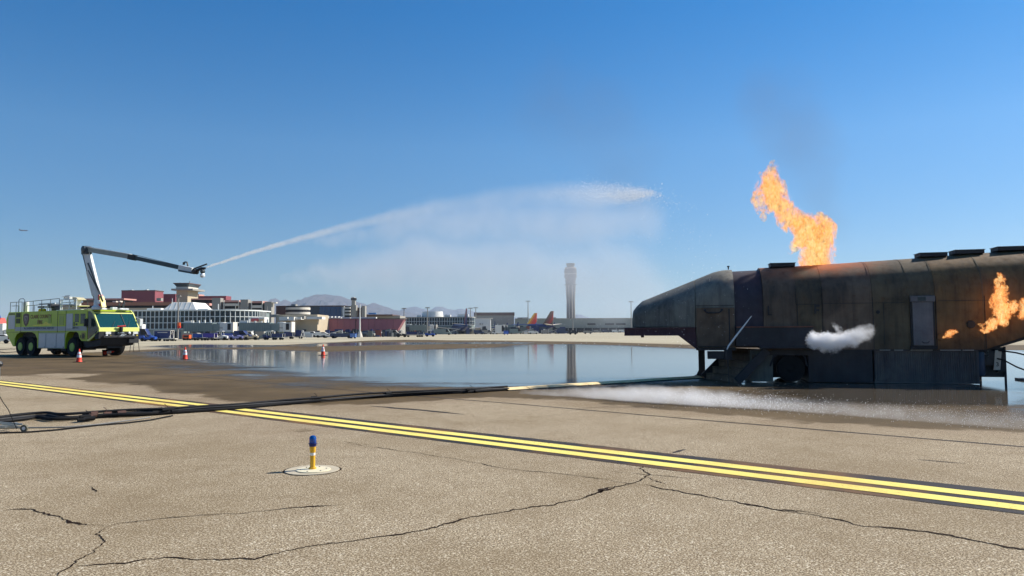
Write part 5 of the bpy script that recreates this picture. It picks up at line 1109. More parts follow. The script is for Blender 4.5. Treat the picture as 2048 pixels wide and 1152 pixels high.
# ---- parked airliners
def aircraft(px, D, ang, lab, stripes, nose_dir, elev=True):
    """tail cone at px; ang: heading of the nose (radians from +X)"""
    X = XZ(px, 650, D)[0]
    t_ = thing('airliner', lab, 'airliner', (X, D, 0), ang, 'airliners parked nose-in at the gates')
    Lf, R = 34.0, 1.95; zc = 3.3
    prof = [(0.1, 0), (.5, .8), (1.0, 3), (1.6, 6), (R, 10.5), (R, 29), (1.7, 31.5), (1.0, 33.3), (.1, 34)]
    mb = MB(); n = 20
    for r, x in prof:
        for j in range(n): a = 2 * PI * j / n; mb.v.append((x, r * math.cos(a), zc + (1.0 - r / R) * .8 * (x < 10) + r * math.sin(a)))
    for i in range(len(prof) - 1):
        for j in range(n): a, b = i * n + j, i * n + (j + 1) % n; mb.f.append((a, b, b + n, a + n))
    fu = mb.build('fuselage', M_NAV, t_, True)
    MB().prism_y([(1.0, 4.6), (7.8, 5.0), (2.2, 12.3), (.2, 12.3)], -.16, .16).build('tail_fin', stripes, t_, bevel=.04)
    st_ = MB()
    for s in (1, -1):
        st_.hexa([(1.0, s * .6, 4.5), (4.4, s * .6, 4.5), (1.6, s * 7.1, 5.2), (.2, s * 7.1, 5.2)], [(1.0, s * .6, 4.75), (4.4, s * .6, 4.75), (1.6, s * 7.1, 5.3), (.2, s * 7.1, 5.3)])
        MB().hexa([(12.8, s * 1.5, 2.2), (20.2, s * 1.5, 2.2), (13.6, s * 16.6, 3.7), (12.2, s * 16.6, 3.7)], [(12.8, s * 1.5, 2.75), (20.2, s * 1.5, 2.75), (13.6, s * 16.6, 3.85), (12.2, s * 16.6, 3.85)]).build('wing', M_PAL, t_)
        MB().prism_y([(12.0, 3.8), (13.4, 3.8), (12.4, 6.2), (11.7, 6.2)], s * 16.6 - .08, s * 16.6 + .08).build('winglet', M_NAV, t_)
        MB().lathe([(.6, 14.8), (1.0, 16), (1.05, 18.2), (.9, 18.8), (.6, 18.9)], 16, (0, s * 4.9, 1.75), 'x').build('engine', M_DBL, t_, True)
        MB().lathe([(.2, -.25), (.55, -.22), (.55, .22), (.2, .25)], 12, (16, s * 2.8, .55), 'y').beam((16, s * 2.8, .6), (16, s * 2.4, 2.3), .25).build('landing_gear', M_TYR, t_)
    st_.build('stabiliser', M_PAL, t_)
    wi = MB()
    for i in range(24): wi.box(11 + i * .8, 11.3 + i * .8, -1.97, -1.93, 3.75, 4.15).box(11 + i * .8, 11.3 + i * .8, 1.93, 1.97, 3.75, 4.15)
    wi.build('cabin_windows', M_DRK, t_)
    MB().lathe([(.2, -.3), (.4, -.28), (.4, .28), (.2, .3)], 10, (30.2, 0, .4), 'y').beam((30.2, 0, .4), (30.2, 0, 1.6), .2).build('nose_gear', M_TYR, t_)
    return t_
def fin_mat(name, cols):
    m = bpy.data.materials.new(name); m.use_nodes = True; t = NT(m); sp = t.new('SeparateXYZ'); t.link(t.new('TexCoord').outputs['Object'], sp.inputs[0])
    # bands lie parallel to the leading edge of the fin
    v = t.math('ADD', sp.outputs[0], t.math('MULTIPLY', t.math('SUBTRACT', sp.outputs[2], 4.6), .72))
    f = t.maprange(v, .8, 8.2)
    t.link(t.ramp(f, [(i / len(cols), c) for i, c in enumerate(cols)], 'CONSTANT'), t.n['Principled BSDF'].inputs['Base Color']); t.n['Principled BSDF'].inputs['Roughness'].default_value = .4
    return m
F1 = fin_mat('purple_red_fin', [S(44, 44, 104), S(60, 46, 104), S(96, 44, 76), S(150, 50, 60), S(70, 50, 90)]); F2 = fin_mat('striped_orange_fin', [S(60, 70, 160), S(226, 60, 40), S(232, 66, 36), S(240, 120, 40), S(250, 200, 70)]); F3 = fin_mat('brown_red_fin', [S(110, 76, 60), S(190, 60, 44), S(150, 70, 54), S(120, 84, 62)])
aircraft(934, 352, math.radians(105), 'dark blue airliner seen from behind, with purple fin and drooping white wings', F1, 0)
aircraft(1075, 455, math.radians(152), 'blue airliner with bright orange and yellow fin left of the brown one', F2, 0)
aircraft(1108, 410, math.radians(140), 'airliner with dull brown-red fin left of the control tower', F3, 0)
fa = thing('flying_airliner', 'tiny airliner flying far away in the sky at upper left', 'airliner', P(47, 461, 2600), math.radians(10))
MB().lathe([(.3, -14), (2, -8), (2, 10), (.4, 15)], 10, (0, 0, 0), 'x').build('fuselage', M_DBL, fa, True)
MB().hexa([(-3, -15, .5), (2, -15, .5), (6, 0, 0), (-2, 0, 0)], [(-3, -15, .8), (2, -15, .8), (6, 0, .5), (-2, 0, .5)]).hexa([(-2, 0, 0), (6, 0, 0), (2, 15, .5), (-3, 15, .5)], [(-2, 0, .5), (6, 0, .5), (2, 15, .8), (-3, 15, .8)]).prism_y([(-14, 1), (-9, 1), (-13, 6), (-15, 6)], -.3, .3).build('wing', M_DBL, fa)

# ---- ground vehicles
def wheels(t_, xs_, y0, y1, r=.3):
    for x in xs_:
        for y in (y0, y1): MB().lathe([(r * .4, -.1), (r, -.1), (r, .1), (r * .4, .1)], 14, (x, y, r), 'y').build('wheel', M_TYR, t_)
def place(px, D): p = XZ(px, 670, D); return (p[0], D, 0)
def baggage_cart(px, D, lab, m, L_=2.6, h_=2.0, rz=0.0, lettering=False):
    t_ = thing('baggage_cart', lab, 'baggage cart', place(px, D), rz, 'baggage carts along the gates')
    MB().box(-L_ / 2, L_ / 2, -.75, .75, .4, .52).build('deck', M_GRC, t_)
    bx = MB().box(-L_ / 2 + .06, L_ / 2 - .06, -.72, -.66, .6, h_ - .08).box(-L_ / 2 + .06, L_ / 2 - .06, .66, .72, .6, h_ - .08).box(-L_ / 2 + .06, -L_ / 2 + .1, -.7, .7, .6, h_ - .1).build('curtain', m, t_)
    MB().box(-L_ / 2, L_ / 2, -.8, .8, h_ - .06, h_).build('canopy', M_PAL if lettering else m, t_)
    fr = MB()
    for x in (-L_ / 2 + .04, L_ / 2 - .04):
        for y in (-.74, .74): fr.beam((x, y, .5), (x, y, h_), .07)
    fr.build('corner_post', M_WHT, t_); wheels(t_, (-L_ / 2 + .5, L_ / 2 - .5), -.65, .65, .26)
    MB().beam((L_ / 2, 0, .4), (L_ / 2 + .8, 0, .3), .06).build('tow_bar', M_GRC, t_)
    if lettering: MB().box(-L_ * .28, L_ * .3, -.732, -.722, h_ * .78, h_ * .84).build('pale_stripe', M_PAL, t_)
    return t_
def tug(px, D, lab, m, rz=0.0, cab=False):
    t_ = thing('tug', lab, 'tug', place(px, D), rz, 'tugs on the apron')
    MB().prism_y([(-1.4, .35), (1.4, .35), (1.4, .8), (.3, 1.0), (.2, .75), (-.5, .75), (-.6, 1.05), (-1.4, 1.0)], -.7, .7).build('body', m, t_, bevel=.05)
    MB().box(-.55, -.1, -.35, .35, .75, .9).box(-.62, -.5, -.35, .35, .8, 1.3).build('seat', M_TRIM, t_)
    if cab: MB().box(-.7, .35, -.65, -.6, 1.7, 1.8).box(-.75, .4, -.68, .68, 1.78, 1.86).beam((.3, -.6, .9), (.1, -.6, 1.8), .06).beam((-.65, -.6, 1), (-.65, -.6, 1.8), .06).beam((.3, .6, .9), (.1, .6, 1.8), .06).beam((-.65, .6, 1), (-.65, .6, 1.8), .06).build('canopy', M_WHT, t_)
    MB().tube([(.15, 0, .9), (-.05, 0, 1.2)], .03, 6).build('steering_column', M_TRIM, t_)
    wheels(t_, (-.85, .9), -.65, .65, .32); return t_
def belt_loader(px, D, lab, m, rz=0.0, s=1.0):
    t_ = thing('belt_loader', lab, 'belt loader', place(px, D), rz, 'belt loaders at the gates')
    MB().box(-2.2 * s, 2.0 * s, -.8, .8, .4, .8).box(.8, 1.5, -.75, .0, .8, 1.3).build('chassis', m, t_, bevel=.03)
    MB().beam((-3.4 * s, .3, .5), (3.6 * s, .3, 2.4 * s), .9, .16).build('belt', M_TRIM, t_); MB().beam((-3.4 * s, -.2, .6), (3.6 * s, -.2, 2.5 * s), .06, .16).beam((-3.4 * s, .8, .6), (3.6 * s, .8, 2.5 * s), .06, .16).build('side_rail', M_PAL, t_)
    MB().beam((1.2, .3, .8), (1.8, .3, 1.8 * s), .1).build('lift_arm', M_GRC, t_); wheels(t_, (-1.4, 1.3), -.7, .7, .35); return t_
def van(px, D, lab, m, rz=0.0, L_=4.6, h_=1.9, nm='van', cat='van'):
    t_ = thing(nm, lab, cat, place(px, D), rz)
    MB().prism_y([(-L_ / 2, .4), (L_ / 2, .4), (L_ / 2, 1.0), (L_ / 2 - .6, 1.15), (L_ / 2 - 1.3, h_), (-L_ / 2, h_)], -.9, .9).build('body', m, t_, bevel=.06)
    MB().prism_y([(L_ / 2 - .65, 1.2), (L_ / 2 - 1.28, h_ - .08), (L_ / 2 - 2.1, h_ - .08), (L_ / 2 - 2.1, 1.2)], -.91, .91).build('side_window', M_DRK, t_)
    MB().box(L_ / 2 - .02, L_ / 2 + .01, -.75, -.5, .7, .85).build('headlight', M_LAMP, t_); wheels(t_, (-L_ / 2 + .8, L_ / 2 - .9), -.85, .85, .34); return t_
van(5, 118, 'white car half cut off at the left edge behind the fire engine', M_WHT, 0, 4.2, 1.45, 'parked_car', 'car')
bt = thing('box_truck', 'white box truck with a red and blue top at the left edge', 'truck', place(2, 128))
MB().box(-4, 1.0, -1.1, 1.1, 1.0, 3.3).build('box_body', M_WHT, bt, bevel=.03); MB().prism_x([(-1.1, 3.3), (1.1, 3.3), (.4, 4.3), (-.6, 4.3)], -3.8, .3).build('load_cover', mat('faded_red_cover', S(196, 92, 84), .6), bt); MB().prism_x([(-.7, 4.3), (.5, 4.3), (.1, 4.9), (-.4, 4.9)], -3.5, -.4).build('load_cover', M_BLU, bt)
MB().box(-3.9, 2.0, -.8, .8, .6, 1.0).build('chassis', M_BRN2, bt); MB().box(1.1, 2.4, -1.0, 1.0, .7, 2.3).build('cab', M_WHT, bt, bevel=.08); wheels(bt, (-3, 1.6), -.95, .95, .5)
tug(297, 138, 'bright blue tug just right of the fire engine front', M_BLU, .1); van(281, 150, 'blue and white van behind the fire engine nose', M_NAV, .1, 4.8, 2.4); MB().box(-1.8, .6, -.95, .95, 2.4, 3.3).build('roof_load', M_WHT, [o for o in bpy.data.objects if o.name.startswith('van')][-1])
baggage_cart(328, 140, 'big navy baggage cart with pale lettering band, left of the first jet bridge', M_NAV, 3.2, 2.0, 0, True)
fr_ = thing('pallet_dolly', 'low pale dolly with a tall frame beside the big navy cart', 'dolly', place(340, 139)); MB().box(-1.3, 1.2, -.6, .6, .35, .5).build('deck', M_PAL, fr_); MB().beam((.0, -.5, .5), (.7, -.5, 1.9), .08).beam((.9, -.5, .5), (.7, -.5, 1.9), .08).build('frame', M_PAL, fr_); wheels(fr_, (-.8, .8), -.5, .5, .2)
for px, D, f_, args in ((375, 150, 'bogie', 0),):
    ob = thing('ground_power_cart', 'small orange ground power cart under the first jet bridge', 'ground power unit', place(374, 152)); MB().box(-.7, .7, -.5, .5, .35, 1.1).build('body', M_ORP, ob, bevel=.05); MB().box(-.5, .5, -.51, -.5, .6, 1.0).build('control_panel', M_TRIM, ob); wheels(ob, (-.4, .4), -.5, .5, .22)
van(388, 156, 'grey pickup parked beneath the first jet bridge', M_GRC, 0, 4.4, 1.5, 'pickup', 'pickup')
baggage_cart(400, 148, 'blue baggage cart under the middle of the first jet bridge', M_BLU, 2.4, 1.35); baggage_cart(420, 147, 'purple-blue baggage cart under the white rotunda', mat('purple_blue_paint', S(64, 54, 150), .5), 2.4, 1.4)
tug(443, 150, 'white and blue tug right of the purple-blue cart', M_WHT, 0, True); baggage_cart(457, 152, 'blue baggage cart right of the first rotunda', M_BLU, 2.6, 1.4); tug(473, 149, 'lavender tug between the two jet bridges', mat('lavender_paint', S(140, 140, 190), .5), .1)
van(486, 152, 'dark van with white roof load between the jet bridges', M_NAV, 0, 3.2, 1.9); tug(502, 150, 'beige tug at the foot of the second jet bridge', M_TAN, .2, True); van(493, 165, 'white catering truck behind the beige tug', M_WHT, .0, 4.2, 2.8, 'catering_truck', 'truck')
tug(541, 151, 'navy tug with white cab under the second rotunda', M_NAV, 0, True); baggage_cart(556, 150, 'navy baggage cart right behind the navy tug', M_NAV, 2.4, 1.3); baggage_cart(574, 170, 'dark blue cart, left one of the pair before the window link', M_NAV, 3.2, 1.7); baggage_cart(592, 172, 'dark blue cart, right one of the pair before the window link', M_NAV, 3.2, 2.0)
sl = thing('step_ladder', 'white step ladder beside the dark blue carts', 'ladder', place(605, 168)); MB().beam((-.6, 0, 0), (.1, 0, 2.0), .1).beam((.7, 0, 0), (.1, 0, 2.0), .1).beam((-.3, 0, .8), (.4, 0, .8), .07).beam((-.1, 0, 1.4), (.3, 0, 1.4), .07).build('frame', M_WHT, sl)
van(623, 215, 'white van deep in the shade under the tan panel', M_WHT, 0, 4.0, 1.6); belt_loader(661, 190, 'white belt loader under the left part of the mauve concourse', M_WHT, 0, .7)
van(645, 200, 'white pickup left of the white belt loader', M_WHT, .1, 3.8, 1.5, 'pickup', 'pickup'); van(684, 176, 'dark flatbed left of the pale blue box by the light mast', M_DBL, 0, 5.4, 1.2, 'flatbed', 'truck')
bxx = thing('blue_bin', 'pale blue bin on wheels left of the light mast foot', 'bin', place(706.5, 172)); MB().box(-.65, .65, -.5, .5, .25, 1.1).build('body', mat('pale_blue_bin', S(96, 130, 190), .5), bxx, bevel=.04); MB().box(-.7, .7, -.55, .55, 1.1, 1.18).build('lid', M_BLU, bxx); wheels(bxx, (-.4, .4), -.45, .45, .15)
van(735, 215, 'grey car parked under the mauve concourse, right of the light mast', M_GRC, 0, 4.2, 1.4, 'parked_car', 'car'); van(758, 235, 'white car deep under the right part of the mauve concourse', M_WHT, 0, 4.0, 1.4, 'parked_car', 'car'); van(786, 225, 'grey van near the slanted end of the mauve concourse', M_GRC, 0, 4.4, 1.9)
tug(803, 200, 'black tug near the slanted end of the mauve concourse', M_TRIM, 0, True); baggage_cart(826, 205, 'long dark blue cart below the hazy jet bridge', M_NAV, 3.6, 1.5); tug(860, 215, 'blue and white tug left of the airliner', M_BLU, 0, True); baggage_cart(842, 204, 'short blue cart at the end of the long dark one', M_DBL, 1.6, 1.3)
belt_loader(905, 330, 'dark belt loader beneath the airliner', M_DBL, .3); van(885, 300, 'dark green fuel truck left of the airliner tail', M_GGR, 0, 7, 2.4, 'fuel_truck', 'truck'); van(958, 330, 'dark van under the right wing of the airliner', M_DBL, 0); van(975, 345, 'grey van right of the airliner wing', M_GRC, .1)
tug(990, 330, 'white-topped tug between the airliner and the blue bin', M_WHT, 0, True); van(1001, 350, 'white catering truck standing tall near the hangar', M_WHT, .2, 5, 4.2, 'catering_truck', 'truck')
b3_ = thing('blue_container', 'bright blue cargo container on the apron left of the orange tail', 'container', place(1012, 290)); MB().box(-.95, .95, -.8, .8, .3, 1.6).build('body', M_BLU, b3_, bevel=.05); MB().box(-.85, .85, -.82, -.8, .4, 1.1).build('door', mat('mid_blue', S(70, 110, 200), .5), b3_); wheels(b3_, (-.6, .6), -.6, .6, .2)
van(1032, 340, 'grey van in front of the orange-tailed airliner', M_GGR, 0, 6, 2.4); belt_loader(1052, 350, 'belt loader below the orange tail', M_PAL, .2); van(1067, 330, 'white pickup below the orange tail', M_WHT, 0, 4.4, 1.5, 'pickup', 'pickup'); baggage_cart(1090, 345, 'grey cart below the brown tail', M_GRC, 3.4, 1.8); belt_loader(1106, 350, 'belt loader below the brown tail', M_GRC, -.2)
van(1127, 345, 'blue van left of the control tower foot', M_DBL, 0, 6, 2.6); van(1146, 280, 'dark tractor with pale cab at the control tower foot', M_TRIM, 0, 3.6, 1.7, 'tow_tractor', 'tug'); van(1176, 330, 'small grey car right of the control tower', M_GRC, 0, 4.0, 1.4, 'parked_car', 'car')
for i, (px, lab, mm) in enumerate(((1165, 'dark car, first of the row under the long grey building', M_TRIM), (1195, 'grey car in the row under the long grey building', M_GRC), (1212, 'dark blue car in the row under the long grey building', M_DBL), (1232, 'white car left of the mock aircraft platform', M_WHT), (1246, 'white van nearest the mock aircraft platform', M_WHT))):
    van(px, 470, lab, mm, 0, 5.0, 1.8, 'parked_car', 'car')
# clutter strip of equipment nobody can count, in the shade of the gates
cl = MB()
for i in range(420):
    px = random.choice([random.uniform(360, 620), random.uniform(620, 800), random.uniform(800, 1130)]); D = random.uniform(176, 200) if px < 500 else (random.uniform(210, 240) if px < 800 else random.uniform(358, 415))
    X = XZ(px, 670, D)[0]; s = D / 190; w, h_, d = random.uniform(.2, .9) * s, random.uniform(.4, 2.0) * s, random.uniform(.2, .8)
    cl.box(X - w, X + w, D, D + d, 0, h_)
cm = bpy.data.materials.new('mixed_equipment'); cm.use_nodes = True; t = NT(cm)
gi = t.new('NewGeometry').outputs['Random Per Island']
t.link(t.ramp(gi, [(0, S(40, 46, 58)), (.3, S(60, 66, 70)), (.5, S(30, 44, 96)), (.62, S(96, 104, 100)), (.74, S(50, 66, 110)), (.84, S(150, 150, 144)), (.91, S(210, 210, 205)), (.96, S(150, 80, 60))], 'CONSTANT'), t.n['Principled BSDF'].inputs['Base Color'])
tag(cl.build('gate_equipment', cm), 'crowded ground equipment in the shade under the gates', 'equipment', kind='stuff')

# ================================================================ MOUNTAINS
def range_(name, prof, D, depth, lab, seed, col1, col2, rough_amp=.16):
    nx, ny = 260, 46; vs, fs = [], []
    xs_ = np.linspace(prof[0][0], prof[-1][0], nx)
    for j in range(ny):
        t = j / (ny - 1)
        for px in xs_:
            y = np.interp(px, [p[0] for p in prof], [p[1] for p in prof])
            X, z = XZ(px, y, D); yy = D + depth * (t - .62)
            u = t / .62 if t < .62 else (1 - t) / .38
            env = max(0, u) ** 1.15
            q = Vector((X / 300, yy / 420, seed))
            rg = 1 - abs(mnoise.noise(q * 1.7)) * 2
            rg2 = 1 - abs(mnoise.noise(q * 4.3)) * 2; rg3 = mnoise.noise(q * 11)
            h_ = max(z, 0) * env
            h_ += max(z, 20) * rough_amp * (rg * .6 + rg2 * .5 + rg3 * .25 - .5) * (1 - env ** 3) * min(1, u * 3) * 1.6
            jag = max(z, 0) * .03 * mnoise.noise(Vector((X / 60, seed, 0)))
            X2 = X * yy / D if False else X
            vs.append((X2, yy, max(-2, h_ + jag * env) if 0 < j < ny - 1 else -2))
    for j in range(ny - 1):
        for i in range(nx - 1): a = j * nx + i; fs.append((a, a + 1, a + nx + 1, a + nx))
    m = bpy.data.materials.new(name + '_rock'); m.use_nodes = True; t = NT(m); pos = t.new('NewGeometry').outputs['Position']
    n1 = t.noise(pos, .012, 6, .65); t.link(t.mix(t.maprange(n1, .35, .65), col1, col2), t.n['Principled BSDF'].inputs['Base Color']); t.n['Principled BSDF'].inputs['Roughness'].default_value = .95
    o = MB().add(vs, fs).build(name, m, None, True); o['kind'] = 'structure'; o['label'] = lab
range_('mountain_range', [(500, 660), (530, 612), (540, 602), (550, 595), (558, 600), (563, 606), (570, 598), (580, 603), (590, 611), (600, 603), (610, 595), (622, 592), (634, 589.5), (650, 589), (672, 590.5), (682, 592.5), (700, 598), (715, 604), (728, 606), (733, 609), (745, 605.5), (752, 606), (768, 612), (785, 618), (805, 622), (830, 627), (860, 634), (900, 660)], 6200, 2600, 'bare rocky mountain range behind the terminals at left', 1.3, S(76, 70, 76), S(54, 52, 60))
range_('far_mountain_range', [(760, 655), (800, 620), (815, 615), (832, 613), (848, 618), (860, 620), (870, 614), (884, 613), (896, 618), (910, 619), (926, 617.5), (940, 621), (980, 630), (1050, 636), (1140, 637), (1152, 628.5), (1163, 629), (1178, 636), (1250, 640), (1290, 658)], 8000, 1400, 'pale blue mountain ridge fading behind the far concourse', 5.1, S(76, 76, 86), S(66, 68, 78), .08)
# ================================================================ WATER, FIRE, STEAM AND AIR
def ico(c, r, sub=2):
    bm = bmesh.new(); bmesh.ops.create_icosphere(bm, subdivisions=sub, radius=1.0)
    rr = r if isinstance(r, (tuple, list)) else (r, r, r)
    vs = [(c[0] + v.co.x * rr[0], c[1] + v.co.y * rr[1], c[2] + v.co.z * rr[2]) for v in bm.verts]
    fs = [tuple(v.index for v in f.verts) for f in bm.faces]; bm.free(); return vs, fs
def hull(name, chains, grow, voxel, flat=1.0):
    mb = MB()
    for ch in chains:
        for (a, ra), (b, rb) in zip(ch, ch[1:]):
            a, b = Vector(a), Vector(b); n = max(2, int((b - a).length / (min(ra, rb) * .55)))
            for i in range(n + 1):
                t = i / n; p = a.lerp(b, t); r = (ra + (rb - ra) * t) * grow; mb.add(*ico(p, r, 1))
    me = mb.mesh(name, None); o = bpy.data.objects.new(name, me); COL.objects.link(o)
    md = o.modifiers.new('r', 'REMESH'); md.mode = 'VOXEL'; md.voxel_size = voxel
    bpy.context.view_layer.update(); dg = bpy.context.evaluated_depsgraph_get()
    me2 = bpy.data.meshes.new_from_object(o.evaluated_get(dg)); o.modifiers.clear(); o.data = me2; bpy.data.meshes.remove(me); me2.name = name
    return o
def field_nodes(t, chains, weights=None, warp=0.0, wscale=2.0, infl=1.0):
    """largest of (1 - distance / radius) over all chain segments, in object space"""
    pos = t.new('TexCoord').outputs['Object']; cur = None; k = 0; raw = pos
    if warp:
        w1 = t.vmath('SUBTRACT', t.noise(pos, wscale, 3, .6, 0, 1), (.5, .5, .5)); s1 = t.new('VectorMath', operation='SCALE'); t.link(w1, s1.inputs[0]); s1.inputs['Scale'].default_value = warp * 2
        w2 = t.vmath('SUBTRACT', t.noise(pos, wscale * 3.3, 2, .6, 0, 1), (.5, .5, .5)); s2 = t.new('VectorMath', operation='SCALE'); t.link(w2, s2.inputs[0]); s2.inputs['Scale'].default_value = warp * .9
        pos = t.vmath('ADD', t.vmath('ADD', pos, s1.outputs[0]), s2.outputs[0])
    for ch in chains:
        for (a, ra), (b, rb) in zip(ch, ch[1:]):
            a, b = Vector(a), Vector(b); ab = b - a
            pa = t.vmath('SUBTRACT', pos, tuple(a))
            h_ = t.math('DIVIDE', t.vmath('DOT_PRODUCT', pa, tuple(ab), 1), ab.length_squared, clamp=True)
            sc = t.new('VectorMath', operation='SCALE'); sc.inputs[0].default_value = tuple(ab); t.link(h_, sc.inputs['Scale'])
            d = t.vmath('LENGTH', t.vmath('SUBTRACT', pa, sc.outputs[0]), None, 1)
            r = t.math('MULTIPLY_ADD', h_, (rb - ra) * infl, ra * infl)
            f = t.math('SUBTRACT', 1.0, t.math('DIVIDE', d, r))
            if weights:
                wa, wb = weights[k], weights[k + 1]
                f = t.math('MULTIPLY', t.math('MAXIMUM', f, 0.0), t.math('MULTIPLY_ADD', h_, wb - wa, wa))
            cur = f if cur is None else t.math('MAXIMUM', cur, f)
            k += 1
        k += 1
    return cur, raw
def vol_mat(name, step):
    m = bpy.data.materials.new(name); m.use_nodes = True; t = NT(m)
    t.n.remove(t.n['Principled BSDF']); m.cycles.volume_step_rate = step
    try: m.cycles.volume_sampling = 'MULTIPLE_IMPORTANCE'
    except Exception: pass
    return m, t, t.n['Material Output']
def fire(name, label, chains, voxel, step, nscale, amp, dens, bright, seed, grow=1.5, warp=.22, wscale=2.2, streak=(1, 1, .55), warm=0.0, thin=0.0):
    o = hull(name, chains, grow, voxel); tag(o, label, 'fire')
    m, t, out = vol_mat(name + '_gas', step)
    f, pos = field_nodes(t, chains, None, warp, wscale, 1.18)
    f = t.math('SUBTRACT', f, thin); mp = t.new('Mapping'); mp.inputs['Location'].default_value = (seed, seed * 2, 0); mp.inputs['Scale'].default_value = streak; t.link(pos, mp.inputs[0])
    n1 = t.noise(mp.outputs[0], nscale, 5, .66, 1.2); n2 = t.noise(mp.outputs[0], nscale * 3.2, 4, .65, .8)
    v = t.math('ADD', f, t.math('MULTIPLY', t.math('SUBTRACT', n1, .52), amp)); v = t.math('ADD', v, t.math('MULTIPLY', t.math('SUBTRACT', n2, .5), amp * .4))
    k = t.math('MULTIPLY', t.maprange(v, .04, .42), t.maprange(f, .0, .12))
    heat = t.math('ADD', t.maprange(v, .05, .75), t.math('MULTIPLY', t.math('SUBTRACT', n2, .5), .9), clamp=True)
    col = t.ramp(heat, [(0.0, (1.0, .24, .16)), (.22, (1.0, .26, .07)), (.45, (1.0, .36 - warm, .05)), (.66, (1.0, .54 - warm, .12)), (.9, (1.0, .80 - warm, .36))])
    dark = t.maprange(t.noise(mp.outputs[0], nscale * 1.9, 4, .7, 1.5), .38, .52, .22, 1)
    em = t.new('Emission'); t.link(col, em.inputs[0]); t.link(t.math('MULTIPLY', t.math('MULTIPLY', k, dens * bright), dark), em.inputs[1])
    ab = t.new('VolumeAbsorption'); ab.inputs[0].default_value = (.12, .05, .03, 1); t.link(t.math('MULTIPLY', t.math('MULTIPLY', k, k), dens), ab.inputs[1])
    ad = t.new('AddShader'); t.link(em.outputs[0], ad.inputs[0]); t.link(ab.outputs[0], ad.inputs[1]); t.link(ad.outputs[0], out.inputs['Volume'])
    o.data.materials.clear(); o.data.materials.append(m); return o
def V(px, py, D): return tuple(P(px, py, D))
RM = lambda px, D=24.1: px / F * D * .86
D = 24.1
fire('flame', 'tall orange flame leaping from the roof of the mock aircraft into the blue sky',
     [[(V(1634, 530, D), RM(36)), (V(1638, 500, D), RM(31)), (V(1630, 468, D), RM(38)), (V(1596, 448, D), RM(30)), (V(1564, 420, D), RM(23)), (V(1548, 392, D), RM(28)), (V(1538, 362, D), RM(27)), (V(1546, 334, D), RM(11)), (V(1546, 322, D), RM(4))],
      [(V(1650, 478, D), RM(22)), (V(1658, 462, D), RM(18)), (V(1642, 436, D), RM(13))],
      [(V(1528, 372, D), RM(18)), (V(1514, 396, D), RM(13)), (V(1520, 418, D), RM(9)), (V(1528, 438, D), RM(6))],
      [(V(1612, 476, D), RM(22)), (V(1586, 490, D), RM(13)), (V(1580, 500, D), RM(9))], [(V(1570, 412, D), RM(12)), (V(1586, 408, D), RM(8))]],
     .06, .07, 3.6, 3.4, 7.0, .80, 2.0, warp=.36, wscale=1.9)
D = 21.3
fire('flame', 'orange flame licking up the flank near the right edge of the picture',
     [[(V(1966, 662, D), RM(8, D)), (V(1990, 648, D), RM(14, D)), (V(2008, 626, D), RM(22, D)), (V(2000, 600, D), RM(19, D)), (V(2002, 574, D), RM(14, D)), (V(2000, 552, D), RM(9, D))], [(V(2010, 628, D), RM(18, D)), (V(2028, 612, D), RM(12, D))], [(V(1986, 652, D), RM(8, D)), (V(1960, 650, D), RM(5, D))]],
     .035, .07, 8.5, 3.8, 14.0, .95, 6.0, warp=.24, wscale=3.0, thin=.16, warm=.05)
fire('flame', 'small wisp of flame at the right edge beside the larger flank flame', [[(V(2046, 632, D - .15), RM(10, D)), (V(2052, 615, D - .15), RM(14, D)), (V(2046, 598, D - .15), RM(7, D))]], .03, .08, 9, 3.4, 12, .9, 8.0, warp=.14, wscale=4, thin=.1, warm=.05)
D = 21.65
fire('flame', 'small flame jet between the grey side door and the black gas port', [[(V(1888, 674, D), RM(5, D)), (V(1898, 668, D), RM(9, D)), (V(1908, 662, D), RM(7, D)), (V(1916, 664, D), RM(3, D))]], .025, .08, 13, 3.0, 14, .85, 3.0, warp=.12, wscale=4.5, thin=.12, warm=.05)

def cloud(name, label, cat, chains, voxel, step, nscale, amp, dens, seed, col=(1, 1, 1, 1), lo=.05, hi=.45, weights=None, grow=1.1, kind=None, streak=(1, 1, 1), aniso=.2, loc=None, rot=None, flat=None, distort=.6, warp=0.0, wscale=2.0, soft=.12):
    o = hull(name, chains, grow, voxel); m, t, out = vol_mat(name + '_volume', step)
    f, pos = field_nodes(t, chains, weights, warp, wscale)
    mp = t.new('Mapping'); mp.inputs['Location'].default_value = (seed, seed, seed); mp.inputs['Scale'].default_value = streak; t.link(pos, mp.inputs[0])
    n1 = t.noise(mp.outputs[0], nscale, 5, .6, distort)
    if weights: v = t.math('MULTIPLY', t.maprange(f, 0, hi, 0, 1), 1.0); k = t.math('MULTIPLY', f, t.maprange(n1, .5 - amp * .5, .5 + amp * .5, 0, 1.6))
    else:
        v = t.math('ADD', f, t.math('MULTIPLY', t.math('SUBTRACT', n1, .5), amp)); k = t.maprange(v, lo, hi)
        k = t.math('MULTIPLY', k, t.maprange(f, 0, soft))
    pv = t.new('VolumePrincipled'); pv.inputs['Color'].default_value = col; pv.inputs['Anisotropy'].default_value = aniso
    t.link(t.math('MULTIPLY', k, dens), pv.inputs['Density']); t.link(pv.outputs[0], out.inputs['Volume'])
    o.data.materials.clear(); o.data.materials.append(m)
    tag(o, label, cat, None, kind)
    if loc is not None: o.location = loc
    if rot is not None: o.rotation_euler = (0, 0, rot)
    if flat: o.scale = (1, flat, 1)
    return o
D = 21.25
R2_ = lambda px: px / F * D
